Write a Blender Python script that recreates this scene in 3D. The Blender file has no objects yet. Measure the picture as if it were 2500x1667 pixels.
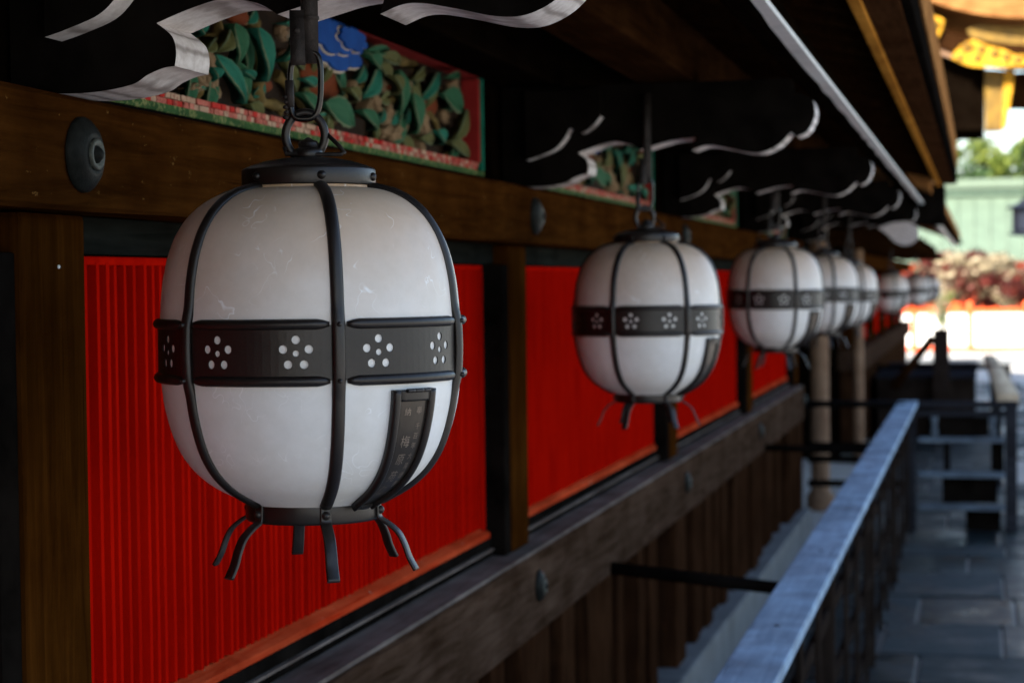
import bpy, bmesh, math, random
from mathutils import Vector, Matrix
from math import sin, cos, pi, radians, sqrt, atan2

random.seed(7)
SC = bpy.context.scene
COL = SC.collection
EYE = 1.67                      # camera height above the court; everything is built eye-relative, lifted at the end

# ------------------------------------------------------------------ camera
cam_d = bpy.data.cameras.new('camera')
cam = bpy.data.objects.new('camera', cam_d)
COL.objects.link(cam)
SC.camera = cam
F_PX = 70 / 36 * 2500
_y = Vector(((2394 - 1250) / F_PX, -(676 - 833.5) / F_PX, 1)).normalized()      # wall direction in camera space
_c = -(-.012 * _y[0] + _y[1]) / _y[2]
_z = Vector((-.012, 1, _c)).normalized()
_x = _y.cross(_z)
if _x[0] < 0: _x = -_x
R_ = Vector((_x[0], _y[0], _z[0])); U_ = Vector((_x[1], _y[1], _z[1])); FW = Vector((_x[2], _y[2], _z[2]))
cam.matrix_world = Matrix(((R_[0], U_[0], -FW[0], 0), (R_[1], U_[1], -FW[1], 0), (R_[2], U_[2], -FW[2], 0), (0, 0, 0, 1)))
cam_d.lens = 70; cam_d.sensor_width = 36; cam_d.sensor_fit = 'HORIZONTAL'
cam_d.clip_start = .05; cam_d.clip_end = 2000
cam_d.dof.use_dof = True
cam_d.dof.focus_distance = 2.27
cam_d.dof.aperture_fstop = 7.1
cam_d.dof.aperture_blades = 0

# ------------------------------------------------------------------ light
SUN_EL = radians(36); SUN_DIR = Vector((.60, .80))          # the light travels towards +X +Y
world = bpy.data.worlds.new('World'); SC.world = world; world.use_nodes = True
wn = world.node_tree.nodes; wl = world.node_tree.links
bg = wn['Background']; sky = wn.new('ShaderNodeTexSky')
sky.sky_type = 'NISHITA'; sky.sun_disc = False
sky.sun_elevation = SUN_EL
sky.sun_rotation = atan2(-SUN_DIR.x, -SUN_DIR.y)
sky.air_density = 1.0; sky.dust_density = 2.0; sky.ozone_density = 1.0
wl.new(sky.outputs[0], bg.inputs[0]); bg.inputs[1].default_value = .095
sun_d = bpy.data.lights.new('sun', 'SUN'); sun = bpy.data.objects.new('sun', sun_d); COL.objects.link(sun)
sun_d.energy = 4.2; sun_d.angle = radians(.53); sun_d.color = (1, .93, .82)
sd = Vector((SUN_DIR.x * cos(SUN_EL), SUN_DIR.y * cos(SUN_EL), -sin(SUN_EL)))
sun.rotation_euler = sd.to_track_quat('-Z', 'Y').to_euler()
sun.location = (-20, -20, 30)
SC.view_settings.view_transform = 'Standard'; SC.view_settings.look = 'None'
SC.view_settings.exposure = 2.35; SC.view_settings.gamma = 1
SC.cycles.use_denoising = True
SC.cycles.max_bounces = 10; SC.cycles.diffuse_bounces = 6; SC.cycles.transmission_bounces = 6
SC.cycles.sample_clamp_indirect = 6

# ------------------------------------------------------------------ helpers
def tag(o, label=None, cat=None, group=None, kind=None):
    if label: o['label'] = label
    if cat: o['category'] = cat
    if group: o['group'] = group
    if kind: o['kind'] = kind
    return o

def empty(name, loc, label, cat, group=None):
    o = bpy.data.objects.new(name, None); COL.objects.link(o)
    o.location = loc; o.empty_display_size = .1
    return tag(o, label, cat, group)

def base_of(o):
    v = Vector((0, 0, 0))
    while o is not None:
        v += o.location; o = o.parent
    return v

class MB:
    """collects verts / faces with material indices"""
    def __init__(s): s.v = []; s.f = []; s.m = []; s.sm = []
    def add(s, vs, fs, mi=0, smooth=False):
        b = len(s.v); s.v += [tuple(p) for p in vs]
        for f in fs: s.f.append([i + b for i in f]); s.m.append(mi); s.sm.append(smooth)
        return s
    def box(s, x0, x1, y0, y1, z0, z1, mi=0):
        v = [(x, y, z) for z in (z0, z1) for y in (y0, y1) for x in (x0, x1)]
        return s.add(v, [(0, 2, 3, 1), (4, 5, 7, 6), (0, 1, 5, 4), (2, 6, 7, 3), (0, 4, 6, 2), (1, 3, 7, 5)], mi)
    def bbox(s, x0, x1, y0, y1, z0, z1, b=.004, mi=0):
        """box with chamfered edges"""
        bm = bmesh.new()
        bmesh.ops.create_cube(bm, size=1)
        for p in bm.verts:
            p.co = Vector(((x0 + x1) / 2 + p.co.x * (x1 - x0), (y0 + y1) / 2 + p.co.y * (y1 - y0), (z0 + z1) / 2 + p.co.z * (z1 - z0)))
        bmesh.ops.bevel(bm, geom=bm.edges[:], offset=b, segments=2, profile=.6, affect='EDGES')
        bm.verts.index_update()
        s.add([p.co[:] for p in bm.verts], [[q.index for q in f.verts] for f in bm.faces], mi)
        bm.free(); return s
    def lathe(s, prof, n=48, c=(0, 0, 0), mi=0, axis='Z', smooth=True):
        vs = []; fs = []
        for r, h in prof:
            for k in range(n):
                a = 2 * pi * k / n
                if axis == 'Z': vs.append((c[0] + r * cos(a), c[1] + r * sin(a), c[2] + h))
                elif axis == 'X': vs.append((c[0] + h, c[1] + r * cos(a), c[2] + r * sin(a)))
                else: vs.append((c[0] + r * cos(a), c[1] + h, c[2] + r * sin(a)))
        for i in range(len(prof) - 1):
            for k in range(n):
                q = (i * n + k, i * n + (k + 1) % n, (i + 1) * n + (k + 1) % n, (i + 1) * n + k)
                fs.append(q if axis != 'Y' else q[::-1])
        return s.add(vs, fs, mi, smooth)
    def sweep(s, pts, rads, n=8, mi=0, closed=False, up=(0, 0, 1), sect=None, caps=True):
        """tube along pts; sect = list of (side, out) offsets instead of a circle"""
        P = [Vector(p) for p in pts]; N = len(P); vs = []; fs = []
        if not isinstance(rads, (list, tuple)): rads = [rads] * N
        nx = None
        for i in range(N):
            if closed: t = P[(i + 1) % N] - P[i - 1]
            else: t = P[min(i + 1, N - 1)] - P[max(i - 1, 0)]
            t.normalize()
            u = Vector(up[i]) if isinstance(up, list) else Vector(up)
            if not isinstance(up, list) and abs(t.dot(u)) > .97: u = Vector((1, 0, 0)) if nx is None else nx
            sd_ = t.cross(u).normalized(); ou = sd_.cross(t).normalized(); nx = ou
            if sect is None: sec = [(cos(2 * pi * k / n), sin(2 * pi * k / n)) for k in range(n)]
            else: sec = sect
            for a, b in sec: vs.append(P[i] + sd_ * a * rads[i] + ou * b * rads[i])
        m = len(sec)
        for i in range(N if closed else N - 1):
            j = (i + 1) % N
            for k in range(m): fs.append((i * m + k, j * m + k, j * m + (k + 1) % m, i * m + (k + 1) % m))
        s.add(vs, fs, mi, True)
        if caps and not closed:
            s.add(vs[:m], [tuple(range(m))], mi); s.add(vs[-m:], [tuple(range(m))[::-1]], mi)
        return s
    def prism(s, poly, y0, y1, mi_side=0, mis=None, axis='Y'):
        """polygon (a, z) extruded along Y (or X)"""
        n = len(poly)
        P = (lambda a, z, y: (a, y, z)) if axis == 'Y' else (lambda a, z, y: (y, a, z))
        vs = [P(a, z, y0) for a, z in poly] + [P(a, z, y1) for a, z in poly]
        bm = bmesh.new()
        bv = [bm.verts.new(p) for p in vs]
        f0 = bm.faces.new(bv[:n]); f1 = bm.faces.new(bv[n:][::-1])
        f0.normal_update(); f1.normal_update()
        bmesh.ops.triangulate(bm, faces=[f0, f1], ngon_method='EAR_CLIP')
        bm.verts.index_update()
        s.add(vs, [[q.index for q in f.verts] for f in bm.faces], mi_side)
        bm.free()
        for k in range(n):
            s.add([vs[k], vs[(k + 1) % n], vs[n + (k + 1) % n], vs[n + k]], [(0, 1, 2, 3)], mis[k] if mis else mi_side)
        return s
    def mesh(s, name, mats, fixn=True):
        me = bpy.data.meshes.new(name)
        me.from_pydata(s.v, [], s.f)
        for m in mats: me.materials.append(m)
        for p, mi, sm in zip(me.polygons, s.m, s.sm): p.material_index = mi; p.use_smooth = sm
        if fixn:
            bm = bmesh.new(); bm.from_mesh(me)
            bmesh.ops.remove_doubles(bm, verts=bm.verts, dist=1e-6)
            bmesh.ops.recalc_face_normals(bm, faces=bm.faces)
            bm.to_mesh(me); bm.free()
        me.update(); return me
    def build(s, name, mats, parent=None, local=False, fixn=True):
        if not isinstance(mats, (list, tuple)): mats = [mats]
        return link(name, s.mesh(name, mats, fixn), parent, local)

def link(name, me, parent=None, local=False):
    o = bpy.data.objects.new(name, me); COL.objects.link(o)
    if parent is not None:
        o.parent = parent
        if not local: o.location = -base_of(parent)
    return o

def copy_tree(o, parent=None):
    c = o.copy(); COL.objects.link(c); c.parent = parent
    for ch in list(o.children): copy_tree(ch, c)
    return c

def catmull(pts, n=5):
    out = []
    for i in range(len(pts) - 1):
        p0 = pts[max(i - 1, 0)]; p1 = pts[i]; p2 = pts[i + 1]; p3 = pts[min(i + 2, len(pts) - 1)]
        for k in range(n):
            t = k / n
            out.append(tuple(.5 * (2 * b + (c - a) * t + (2 * a - 5 * b + 4 * c - d) * t * t + (3 * b - a - 3 * c + d) * t ** 3) for a, b, c, d in zip(p0, p1, p2, p3)))
    out.append(tuple(pts[-1])); return out

# ------------------------------------------------------------------ materials
def new_mat(name):
    m = bpy.data.materials.new(name); m.use_nodes = True
    nt = m.node_tree; b = nt.nodes['Principled BSDF']
    return m, nt, b
def N(nt, t, **kw):
    n = nt.nodes.new(t)
    for k, v in kw.items():
        if k in n.inputs: n.inputs[k].default_value = v
        else: setattr(n, k, v)
    return n
def ramp(nt, src, stops):
    r = nt.nodes.new('ShaderNodeValToRGB'); e = r.color_ramp.elements
    while len(e) < len(stops): e.new(.5)
    for q, (p, c) in zip(e, stops): q.position = p; q.color = (*c, 1) if len(c) == 3 else c
    nt.links.new(src, r.inputs[0]); return r
def bump(nt, b, src, strength=.3, dist=.002):
    n = N(nt, 'ShaderNodeBump'); n.inputs['Strength'].default_value = strength; n.inputs['Distance'].default_value = dist
    nt.links.new(src, n.inputs['Height']); nt.links.new(n.outputs[0], b.inputs['Normal']); return n
def coords(nt, scale=(1, 1, 1), kind='Object'):
    tc = N(nt, 'ShaderNodeTexCoord'); mp = N(nt, 'ShaderNodeMapping'); mp.inputs['Scale'].default_value = scale
    nt.links.new(tc.outputs[kind], mp.inputs[0]); return mp.outputs[0]
def noise(nt, vec, scale, detail=6, rough=.6, dist=0):
    n = N(nt, 'ShaderNodeTexNoise'); n.inputs['Scale'].default_value = scale; n.inputs['Detail'].default_value = detail
    n.inputs['Roughness'].default_value = rough; n.inputs['Distortion'].default_value = dist
    nt.links.new(vec, n.inputs['Vector']); return n.outputs['Fac']
def mixc(nt, fac, a, b, mode='MIX'):
    m = N(nt, 'ShaderNodeMix'); m.data_type = 'RGBA'; m.blend_type = mode
    L = nt.links
    if isinstance(fac, (int, float)): m.inputs[0].default_value = fac
    else: L.new(fac, m.inputs[0])
    for i, v in ((6, a), (7, b)):
        if isinstance(v, tuple): m.inputs[i].default_value = (*v, 1)
        else: L.new(v, m.inputs[i])
    return m.outputs[2]

def wood(name, c0, c1, along='Y', rough=.6, flecks=None, scale=1., bstr=.35, spec=0.):
    m, nt, b = new_mat(name)
    st = {'Y': (18, 1.2, 18), 'Z': (18, 18, 1.2), 'X': (1.2, 18, 18)}[along]
    v = coords(nt, tuple(q * scale for q in st))
    g = noise(nt, v, 3.0, 8, .65, .6)
    v2 = coords(nt, (3, 3, 3)); bl = noise(nt, v2, 1.6, 5, .6)
    r = ramp(nt, g, [(.3, c0), (.72, c1)])
    col = mixc(nt, ramp(nt, bl, [(.35, (0, 0, 0)), (.7, (1, 1, 1))]).outputs[0], r.outputs[0], mixc(nt, 1.0, r.outputs[0], (.55, .5, .48), 'MULTIPLY'))
    if flecks:
        v3 = coords(nt, (10, 6, 10)); fl = noise(nt, v3, 5, 4, .7)
        col = mixc(nt, ramp(nt, fl, [(.66, (0, 0, 0)), (.7, (1, 1, 1))]).outputs[0], col, flecks)
    # fine cracks along the grain
    ck = noise(nt, coords(nt, tuple(q * scale * (2.2 if q > 5 else .5) for q in st)), 4, 3, .5)
    cr = ramp(nt, ck, [(.24, (0, 0, 0)), (.30, (1, 1, 1))])
    col = mixc(nt, .7, col, mixc(nt, 1.0, col, cr.outputs[0], 'MULTIPLY'))
    nt.links.new(col, b.inputs['Base Color'])
    b.inputs['Roughness'].default_value = rough; b.inputs['Specular IOR Level'].default_value = spec
    h = N(nt, 'ShaderNodeMath', operation='MULTIPLY'); nt.links.new(g, h.inputs[0]); nt.links.new(cr.outputs[0], h.inputs[1])
    bump(nt, b, h.outputs[0], bstr, .004)
    return m

def plain(name, c, rough=.6, metal=0., var=.25, nscale=12, bstr=.1, spec=.4, bdist=.002):
    m, nt, b = new_mat(name)
    v = coords(nt); n = noise(nt, v, nscale, 6, .65)
    lo = tuple(q * (1 - var) for q in c); hi = tuple(min(1, q * (1 + var)) for q in c)
    nt.links.new(ramp(nt, n, [(.3, lo), (.7, hi)]).outputs[0], b.inputs['Base Color'])
    b.inputs['Roughness'].default_value = rough; b.inputs['Metallic'].default_value = metal
    b.inputs['Specular IOR Level'].default_value = spec
    if bstr: bump(nt, b, noise(nt, v, nscale * 6, 4, .6), bstr, bdist)
    return m

M = {}
M['beam'] = wood('beam wood', (.021, .0072, .0015), (.058, .0205, .0042), 'Y', .6, flecks=(.12, .058, .018))
M['post'] = wood('post wood', (.022, .0072, .0011), (.060, .0205, .0032), 'Z', .6)
M['sillwood'] = wood('weathered sill wood', (.10, .082, .072), (.20, .168, .148), 'Y', .6)
M['lowbeam'] = wood('weathered beam wood', (.026, .014, .008), (.088, .054, .036), 'Y', .62)
M['board'] = wood('base board wood', (.014, .0065, .0035), (.060, .027, .013), 'Z', .6)
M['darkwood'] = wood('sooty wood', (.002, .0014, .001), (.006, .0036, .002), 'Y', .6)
M['lintel'] = wood('dark greenish wood', (.006, .007, .006), (.017, .018, .015), 'Y', .6)
M['soffit'] = wood('eave board wood', (.012, .005, .002), (.036, .015, .0055), 'Y', .6)
M['eaveboard'] = wood('brown eave board', (.030, .013, .006), (.075, .034, .015), 'Y', .6)
M['eaveedge'] = wood('eave edge wood', (.32, .13, .02), (.58, .27, .05), 'Y', .5)
M['black'] = plain('black lacquer paint', (.0055, .0045, .0038), .6, var=.6, nscale=9, spec=0.)
M['rail'] = wood('grey weathered rail wood', (.25, .345, .455), (.40, .53, .67), 'Y', .6, scale=.8, bstr=.25)
M['raildark'] = wood('dark fence wood', (.010, .008, .007), (.035, .026, .021), 'Z', .6)
M['railmid'] = wood('blue grey stained rail wood', (.08, .11, .145), (.16, .21, .26), 'X', .55)
M['raildx'] = wood('dark fence rail wood', (.012, .013, .016), (.034, .037, .045), 'X', .55)
M['palewood'] = wood('pale cream handrail wood', (.45, .38, .27), (.66, .57, .42), 'Y', .6)
M['column'] = wood('pale round column wood', (.20, .12, .075), (.37, .245, .16), 'Z', .6)

def red_paint():
    m, nt, b = new_mat('vermilion panel paint')
    v = coords(nt, (6, 6, 1.2)); n = noise(nt, v, 4, 6, .6)
    c = ramp(nt, n, [(.25, (.27, .0022, .0008)), (.75, (.43, .0055, .0012))])
    oi = N(nt, 'ShaderNodeObjectInfo'); rr = ramp(nt, oi.outputs['Random'], [(0, (.84, .84, .84)), (1, (1.08, 1.1, 1.05))])
    ch = ramp(nt, noise(nt, coords(nt, (12, 12, 4)), 9, 6, .75), [(.66, (0, 0, 0)), (.72, (1, 1, 1))])
    cc = mixc(nt, 1.0, c.outputs[0], rr.outputs[0], 'MULTIPLY')
    nt.links.new(mixc(nt, ch.outputs[0], cc, mixc(nt, 1.0, cc, (.5, .7, .8), 'MULTIPLY')), b.inputs['Base Color']); b.inputs['Roughness'].default_value = .6
    b.inputs['Specular IOR Level'].default_value = 0.
    bump(nt, b, noise(nt, coords(nt, (30, 30, 5)), 6, 4), .12, .001); return m
M['red'] = red_paint()
M['redrail'] = wood('worn orange red rail', (.34, .02, .005), (.52, .085, .03), 'Y', .6, flecks=(.30, .16, .10))

def white_edge():
    m, nt, b = new_mat('white painted edge with wood grain')
    v = coords(nt, (1, 1, 1))
    w = N(nt, 'ShaderNodeTexWave', wave_type='RINGS', rings_direction='Y'); w.inputs['Scale'].default_value = 15
    w.inputs['Distortion'].default_value = 1.8; w.inputs['Detail'].default_value = 3; w.inputs['Detail Scale'].default_value = 1.2
    mp = N(nt, 'ShaderNodeMapping'); mp.inputs['Location'].default_value = (.62, 0, .15); mp.inputs['Scale'].default_value = (1, 1.6, 1)
    nt.links.new(v, mp.inputs[0]); nt.links.new(mp.outputs[0], w.inputs[0])
    c = ramp(nt, w.outputs['Fac'], [(.0, (.30, .265, .25)), (.3, (.56, .52, .505)), (1, (.64, .60, .585))])
    d = ramp(nt, noise(nt, v, 60, 5, .7), [(.35, (.72, .68, .66)), (.6, (1, 1, 1))])
    nt.links.new(mixc(nt, .8, c.outputs[0], mixc(nt, 1.0, c.outputs[0], d.outputs[0], 'MULTIPLY')), b.inputs['Base Color'])
    b.inputs['Roughness'].default_value = .75; b.inputs['Specular IOR Level'].default_value = .2
    bump(nt, b, w.outputs['Fac'], .15, .002); return m
M['white'] = white_edge()
M['whitestrip'] = plain('white strip paint', (.55, .55, .55), .6, var=.15, nscale=14, bstr=.2)

def washi():
    m, nt, b = new_mat('frosted paper-like shade')
    L = nt.links; v = coords(nt)
    wv = noise(nt, v, 16, 3, .5)
    nz = N(nt, 'ShaderNodeTexNoise'); nz.inputs['Scale'].default_value = 9; nz.inputs['Detail'].default_value = 3; L.new(v, nz.inputs['Vector'])
    warp = mixc(nt, .35, v, nz.outputs['Color'], 'ADD')
    f1 = noise(nt, warp, 12, 2, .45)
    ab = N(nt, 'ShaderNodeMath', operation='SUBTRACT'); L.new(f1, ab.inputs[0]); ab.inputs[1].default_value = .5
    ab2 = N(nt, 'ShaderNodeMath', operation='ABSOLUTE'); L.new(ab.outputs[0], ab2.inputs[0])
    line = ramp(nt, ab2.outputs[0], [(.0, (1, 1, 1)), (.007, (0, 0, 0))])
    mask = ramp(nt, noise(nt, v, 22, 2, .5), [(.52, (0, 0, 0)), (.64, (1, 1, 1))])
    fib = N(nt, 'ShaderNodeMath', operation='MULTIPLY'); L.new(line.outputs[0], fib.inputs[0]); L.new(mask.outputs[0], fib.inputs[1])
    base = ramp(nt, noise(nt, v, 45, 8, .7), [(.25, (.70, .695, .68)), (.7, (.78, .775, .765))])
    # slight patchy yellowing and dust all over the lantern body
    dst = ramp(nt, wv, [(.4, (1, 1, 1)), (.8, (.93, .91, .87))])
    col = mixc(nt, 1.0, base.outputs[0], dst.outputs[0], 'MULTIPLY')
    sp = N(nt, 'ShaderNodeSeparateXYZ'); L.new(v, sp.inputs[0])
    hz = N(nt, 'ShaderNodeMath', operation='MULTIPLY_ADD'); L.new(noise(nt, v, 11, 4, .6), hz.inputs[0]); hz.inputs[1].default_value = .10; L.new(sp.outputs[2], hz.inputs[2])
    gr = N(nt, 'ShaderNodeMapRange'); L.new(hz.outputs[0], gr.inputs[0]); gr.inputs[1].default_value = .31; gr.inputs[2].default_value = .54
    col = mixc(nt, gr.outputs[0], col, mixc(nt, 1.0, col, (.73, .48, .29), 'MULTIPLY'))       # eave shade and warm wood bounce painted into the upper half
    col = mixc(nt, fib.outputs[0], col, (.88, .88, .88))
    L.new(col, b.inputs['Base Color'])
    b.inputs['Roughness'].default_value = .42; b.inputs['Specular IOR Level'].default_value = .35
    tr = N(nt, 'ShaderNodeBsdfTranslucent'); L.new(col, tr.inputs[0])
    mx = N(nt, 'ShaderNodeMixShader'); mx.inputs[0].default_value = .09
    L.new(b.outputs[0], mx.inputs[1]); L.new(tr.outputs[0], mx.inputs[2])
    L.new(mx.outputs[0], nt.nodes['Material Output'].inputs[0])
    bump(nt, b, noise(nt, v, 130, 4, .7), .08, .001)
    return m
M['washi'] = washi()
M['bronze'] = plain('dark brown bronze', (.013, .0095, .008), .40, metal=.25, var=.35, nscale=22, bstr=.12, spec=.5)
M['bronzelight'] = plain('worn bronze plate', (.036, .029, .024), .34, metal=.5, var=.3, nscale=18, bstr=.08, spec=.5)
M['letter'] = plain('engraved lettering', (.20, .16, .13), .5, metal=.5, var=.2, nscale=60, bstr=0)
M['iron'] = plain('rusty black iron', (.020, .015, .013), .6, metal=.5, var=.6, nscale=60, bstr=.5)
M['steel'] = plain('dark polished steel', (.03, .028, .027), .25, metal=.8, var=.3, nscale=30, bstr=.05)
M['boss'] = plain('blackened copper boss', (.011, .0115, .010), .5, metal=.1, var=.5, nscale=40, bstr=.3, spec=.04)
M['verdigris'] = plain('verdigris ring', (.055, .058, .045), .6, metal=.1, var=.4, nscale=80, bstr=.3)

def worn(name, c, c2, flake=(.40, .33, .22), s=60, thr=.60):
    m, nt, b = new_mat(name); v = coords(nt, (1, 1, 1))
    n = noise(nt, v, s * .4, 5, .6); r = ramp(nt, n, [(.3, c), (.7, c2)])
    fl = ramp(nt, noise(nt, v, s * 2.2, 5, .75), [(thr, (0, 0, 0)), (thr + .06, (1, 1, 1))])
    nt.links.new(mixc(nt, fl.outputs[0], r.outputs[0], flake), b.inputs['Base Color'])
    b.inputs['Roughness'].default_value = .8; b.inputs['Specular IOR Level'].default_value = .15
    bump(nt, b, n, .3, .002); return m
M['leaf'] = worn('painted teal leaf', (.007, .085, .058), (.02, .17, .115), (.15, .20, .13))
M['leaf2'] = worn('painted green leaf', (.012, .065, .032), (.03, .13, .065), (.18, .19, .11))
M['leaf3'] = worn('faded olive leaf', (.045, .055, .018), (.13, .13, .045), (.26, .22, .12))
M['leafrim'] = worn('pale worn leaf edge', (.06, .10, .055), (.14, .17, .095), (.24, .21, .12))
M['stem'] = worn('painted tan stem', (.055, .038, .010), (.15, .105, .032), (.26, .21, .10))
M['petal'] = worn('painted pink flower', (.16, .085, .045), (.36, .24, .14), (.12, .10, .05), thr=.5)
M['blue'] = worn('painted blue cloud', (.004, .040, .20), (.008, .075, .32), (.012, .05, .22), s=40, thr=.66)
M['cream'] = worn('cream outline', (.45, .38, .28), (.55, .48, .36), (.3, .25, .18))
M['rust'] = worn('painted orange red fruit', (.085, .016, .003), (.17, .035, .007), (.10, .05, .02))
M['friezebg'] = worn('dark carved ground', (.007, .0035, .0015), (.022, .011, .004), (.05, .025, .010))
M['trimgreen'] = worn('green frieze trim', (.012, .05, .012), (.04, .12, .03), (.20, .22, .08), s=40, thr=.52)
M['trimteal'] = worn('teal frieze trim', (.006, .12, .075), (.01, .17, .11), (.05, .15, .10), s=30, thr=.7)
M['trimred'] = worn('dull red frieze trim', (.20, .012, .010), (.30, .02, .018), (.2, .05, .03), s=30, thr=.7)
M['trimpink'] = worn('worn pink and red trim', (.30, .012, .010), (.55, .20, .15), (.10, .025, .018), s=70, thr=.54)
M['trimred2'] = worn('bright red trim', (.36, .012, .010), (.50, .03, .022), (.25, .05, .03), s=50)
M['trimcream'] = worn('faded cream pink trim', (.36, .22, .15), (.52, .36, .26), (.20, .06, .04), s=60, thr=.56)
M['stone'] = plain('grey stone', (.125, .135, .145), .75, var=.35, nscale=5, bstr=.4, bdist=.006)
M['stonedark'] = plain('mossy dark stone', (.075, .082, .07), .7, var=.45, nscale=4, bstr=.4, bdist=.006)
M['gold'] = plain('bright gilded metal', (.50, .25, .010), .35, metal=.45, var=.55, nscale=14, bstr=.8, bdist=.02)
M['goldold'] = plain('aged gilding', (.15, .085, .008), .5, metal=.3, var=.5, nscale=7, bstr=.5, bdist=.02)
M['bark'] = wood('cypress bark roof edge', (.20, .09, .03), (.42, .20, .07), 'X', .8)
M['vermilion'] = plain('vermilion fence paint', (.75, .085, .012), .5, var=.12, nscale=6)
M['plaster'] = plain('white plaster', (.80, .79, .76), .8, var=.05, nscale=6)
M['copper'] = plain('pale verdigris copper roof', (.086, .122, .086), .6, var=.15, nscale=2, bstr=.1)
M['copperdk'] = plain('darker verdigris copper', (.05, .085, .058), .6, var=.2, nscale=2, bstr=.1)
M['navy'] = plain('dark blue bronze', (.012, .016, .028), .5, metal=.4, var=.3, nscale=10)
M['trunk'] = wood('tree bark', (.03, .022, .016), (.09, .07, .05), 'Z', .85)

def leafmat(name, c0, c1, tr=.35):
    m, nt, b = new_mat(name)
    oi = N(nt, 'ShaderNodeNewGeometry')
    r = ramp(nt, oi.outputs['Random Per Island'], [(.1, c0), (.9, c1)])
    nt.links.new(r.outputs[0], b.inputs['Base Color']); b.inputs['Roughness'].default_value = .6
    t = N(nt, 'ShaderNodeBsdfTranslucent'); nt.links.new(r.outputs[0], t.inputs[0])
    mx = N(nt, 'ShaderNodeMixShader'); mx.inputs[0].default_value = tr
    nt.links.new(b.outputs[0], mx.inputs[1]); nt.links.new(t.outputs[0], mx.inputs[2])
    nt.links.new(mx.outputs[0], nt.nodes['Material Output'].inputs[0]); return m
M['green'] = leafmat('sunlit green leaves', (.05, .10, .015), (.20, .24, .03))
M['dkgreen'] = leafmat('evergreen leaves', (.02, .055, .02), (.06, .12, .03))
M['redleaf'] = leafmat('red brown leaves', (.035, .005, .004), (.13, .016, .006))
M['blossom'] = leafmat('cream plum blossom', (.20, .155, .085), (.44, .37, .24))

def ground_mat():
    m, nt, b = new_mat('court gravel and stone')
    v = coords(nt); n1 = noise(nt, v, .8, 6, .6); n2 = noise(nt, v, 30, 4, .6)
    c = ramp(nt, n1, [(.3, (.33, .315, .29)), (.7, (.47, .45, .41))])
    c2 = ramp(nt, n2, [(.3, (.7, .7, .7)), (.7, (1, 1, 1))])
    nt.links.new(mixc(nt, 1.0, c.outputs[0], c2.outputs[0], 'MULTIPLY'), b.inputs['Base Color'])
    b.inputs['Roughness'].default_value = .85
    bump(nt, b, n2, .5, .01); return m
M['ground'] = ground_mat()
def slab_mat(name, a, bb, rough):
    m, nt, b = new_mat(name)
    v = coords(nt); n1 = noise(nt, v, 3.5, 7, .65, .4)
    c = ramp(nt, n1, [(.3, a), (.55, bb), (.75, tuple(q * 1.35 for q in bb))])
    nt.links.new(c.outputs[0], b.inputs['Base Color'])
    rr = ramp(nt, n1, [(.35, (rough * .5,) * 3), (.6, (rough,) * 3)]); nt.links.new(rr.outputs[0], b.inputs['Roughness'])
    b.inputs['Specular IOR Level'].default_value = .12
    bump(nt, b, noise(nt, v, 25, 5), .3, .006); return m
M['slab'] = [slab_mat('grey paving stone', (.005, .0078, .0088), (.014, .020, .0215), .75),
             slab_mat('damp paving stone', (.004, .0072, .0088), (.010, .0165, .0185), .5),
             slab_mat('pale paving stone', (.008, .0125, .0145), (.021, .029, .032), .75)]

# ------------------------------------------------------------------ ground
GZ = -EYE
gm = MB(); gs = 4; 
gm.add([(-300, -300, GZ), (300, -300, GZ), (300, 600, GZ), (-300, 600, GZ)], [(0, 1, 2, 3)])
ground = gm.build('ground', M['ground']); tag(ground, kind='structure')
y = 4.2; row = 0
while y < 32:
    d = random.uniform(.5, .85); x = -.98 - random.uniform(0, .3)
    while x < .25:
        w = random.uniform(.42, .8)
        mb = MB(); h = random.uniform(.004, .016)
        mb.bbox(max(x, -1.0) + .007, x + w - .007, y + .007, y + d - .007, GZ - .03, GZ + .012 + h, .006)
        mb.build('paving_slab', random.choice(M['slab']), ground)
        x += w
    y += d; row += 1

# ------------------------------------------------------------------ shrine hall
S = 2.52
POSTS = [2.14 + S * k for k in range(-2, 5)]        # near edge of each post; the photo shows the last five
XP, XB, XPAN = -1.106, -1.061, -1.172
Y0, Y1 = -4.0, 12.34
hall = empty('shrine_hall', (-1.3, 4, GZ), 'long dark timber shrine hall with vermilion slatted panels and carved frieze', 'shrine hall')

def beam_mesh(x0, x1, z0, z1, wob=.0025, n=60, seed=1):
    """long beam along Y with hand-cut waviness and chamfered front edges"""
    rnd = random.Random(seed); mb = MB(); vs = []; fs = []
    ch = .006
    sec = [(x0, z0), (x1 - ch, z0), (x1, z0 + ch), (x1, (z0 * .6 + z1 * .4)), (x1, z1 - ch), (x1 - ch, z1), (x0, z1)]
    k = len(sec)
    for i in range(n + 1):
        yy = Y0 + (Y1 - Y0) * i / n
        for j, (a, b) in enumerate(sec):
            vs.append((a + (rnd.uniform(-wob, wob) if 0 < j < k - 1 else 0), yy, b + rnd.uniform(-wob, wob) * .6))
    for i in range(n):
        for j in range(k): fs.append((i * k + j, i * k + (j + 1) % k, (i + 1) * k + (j + 1) % k, (i + 1) * k + j))
    mb.add(vs, fs); mb.add(vs[:k], [tuple(range(k))]); mb.add(vs[-k:], [tuple(range(k))])
    return mb
beam_mesh(-1.235, XB, .094, .231, seed=1).build('upper_beam', M['beam'], hall)
beam_mesh(-1.150, XB, -.862, -.664, .003, seed=2).build('lower_beam', M['lowbeam'], hall)
MB().box(-1.300, -1.152, Y0, Y1, -.86, -.668).build('lower_beam', M['sillwood'], hall)
# wide grey sill on top of the lower beam
MB().bbox(-1.156, XB - .006, Y0, Y1, -.664, -.655, .002).build('sill', M['sillwood'], hall)

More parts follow.
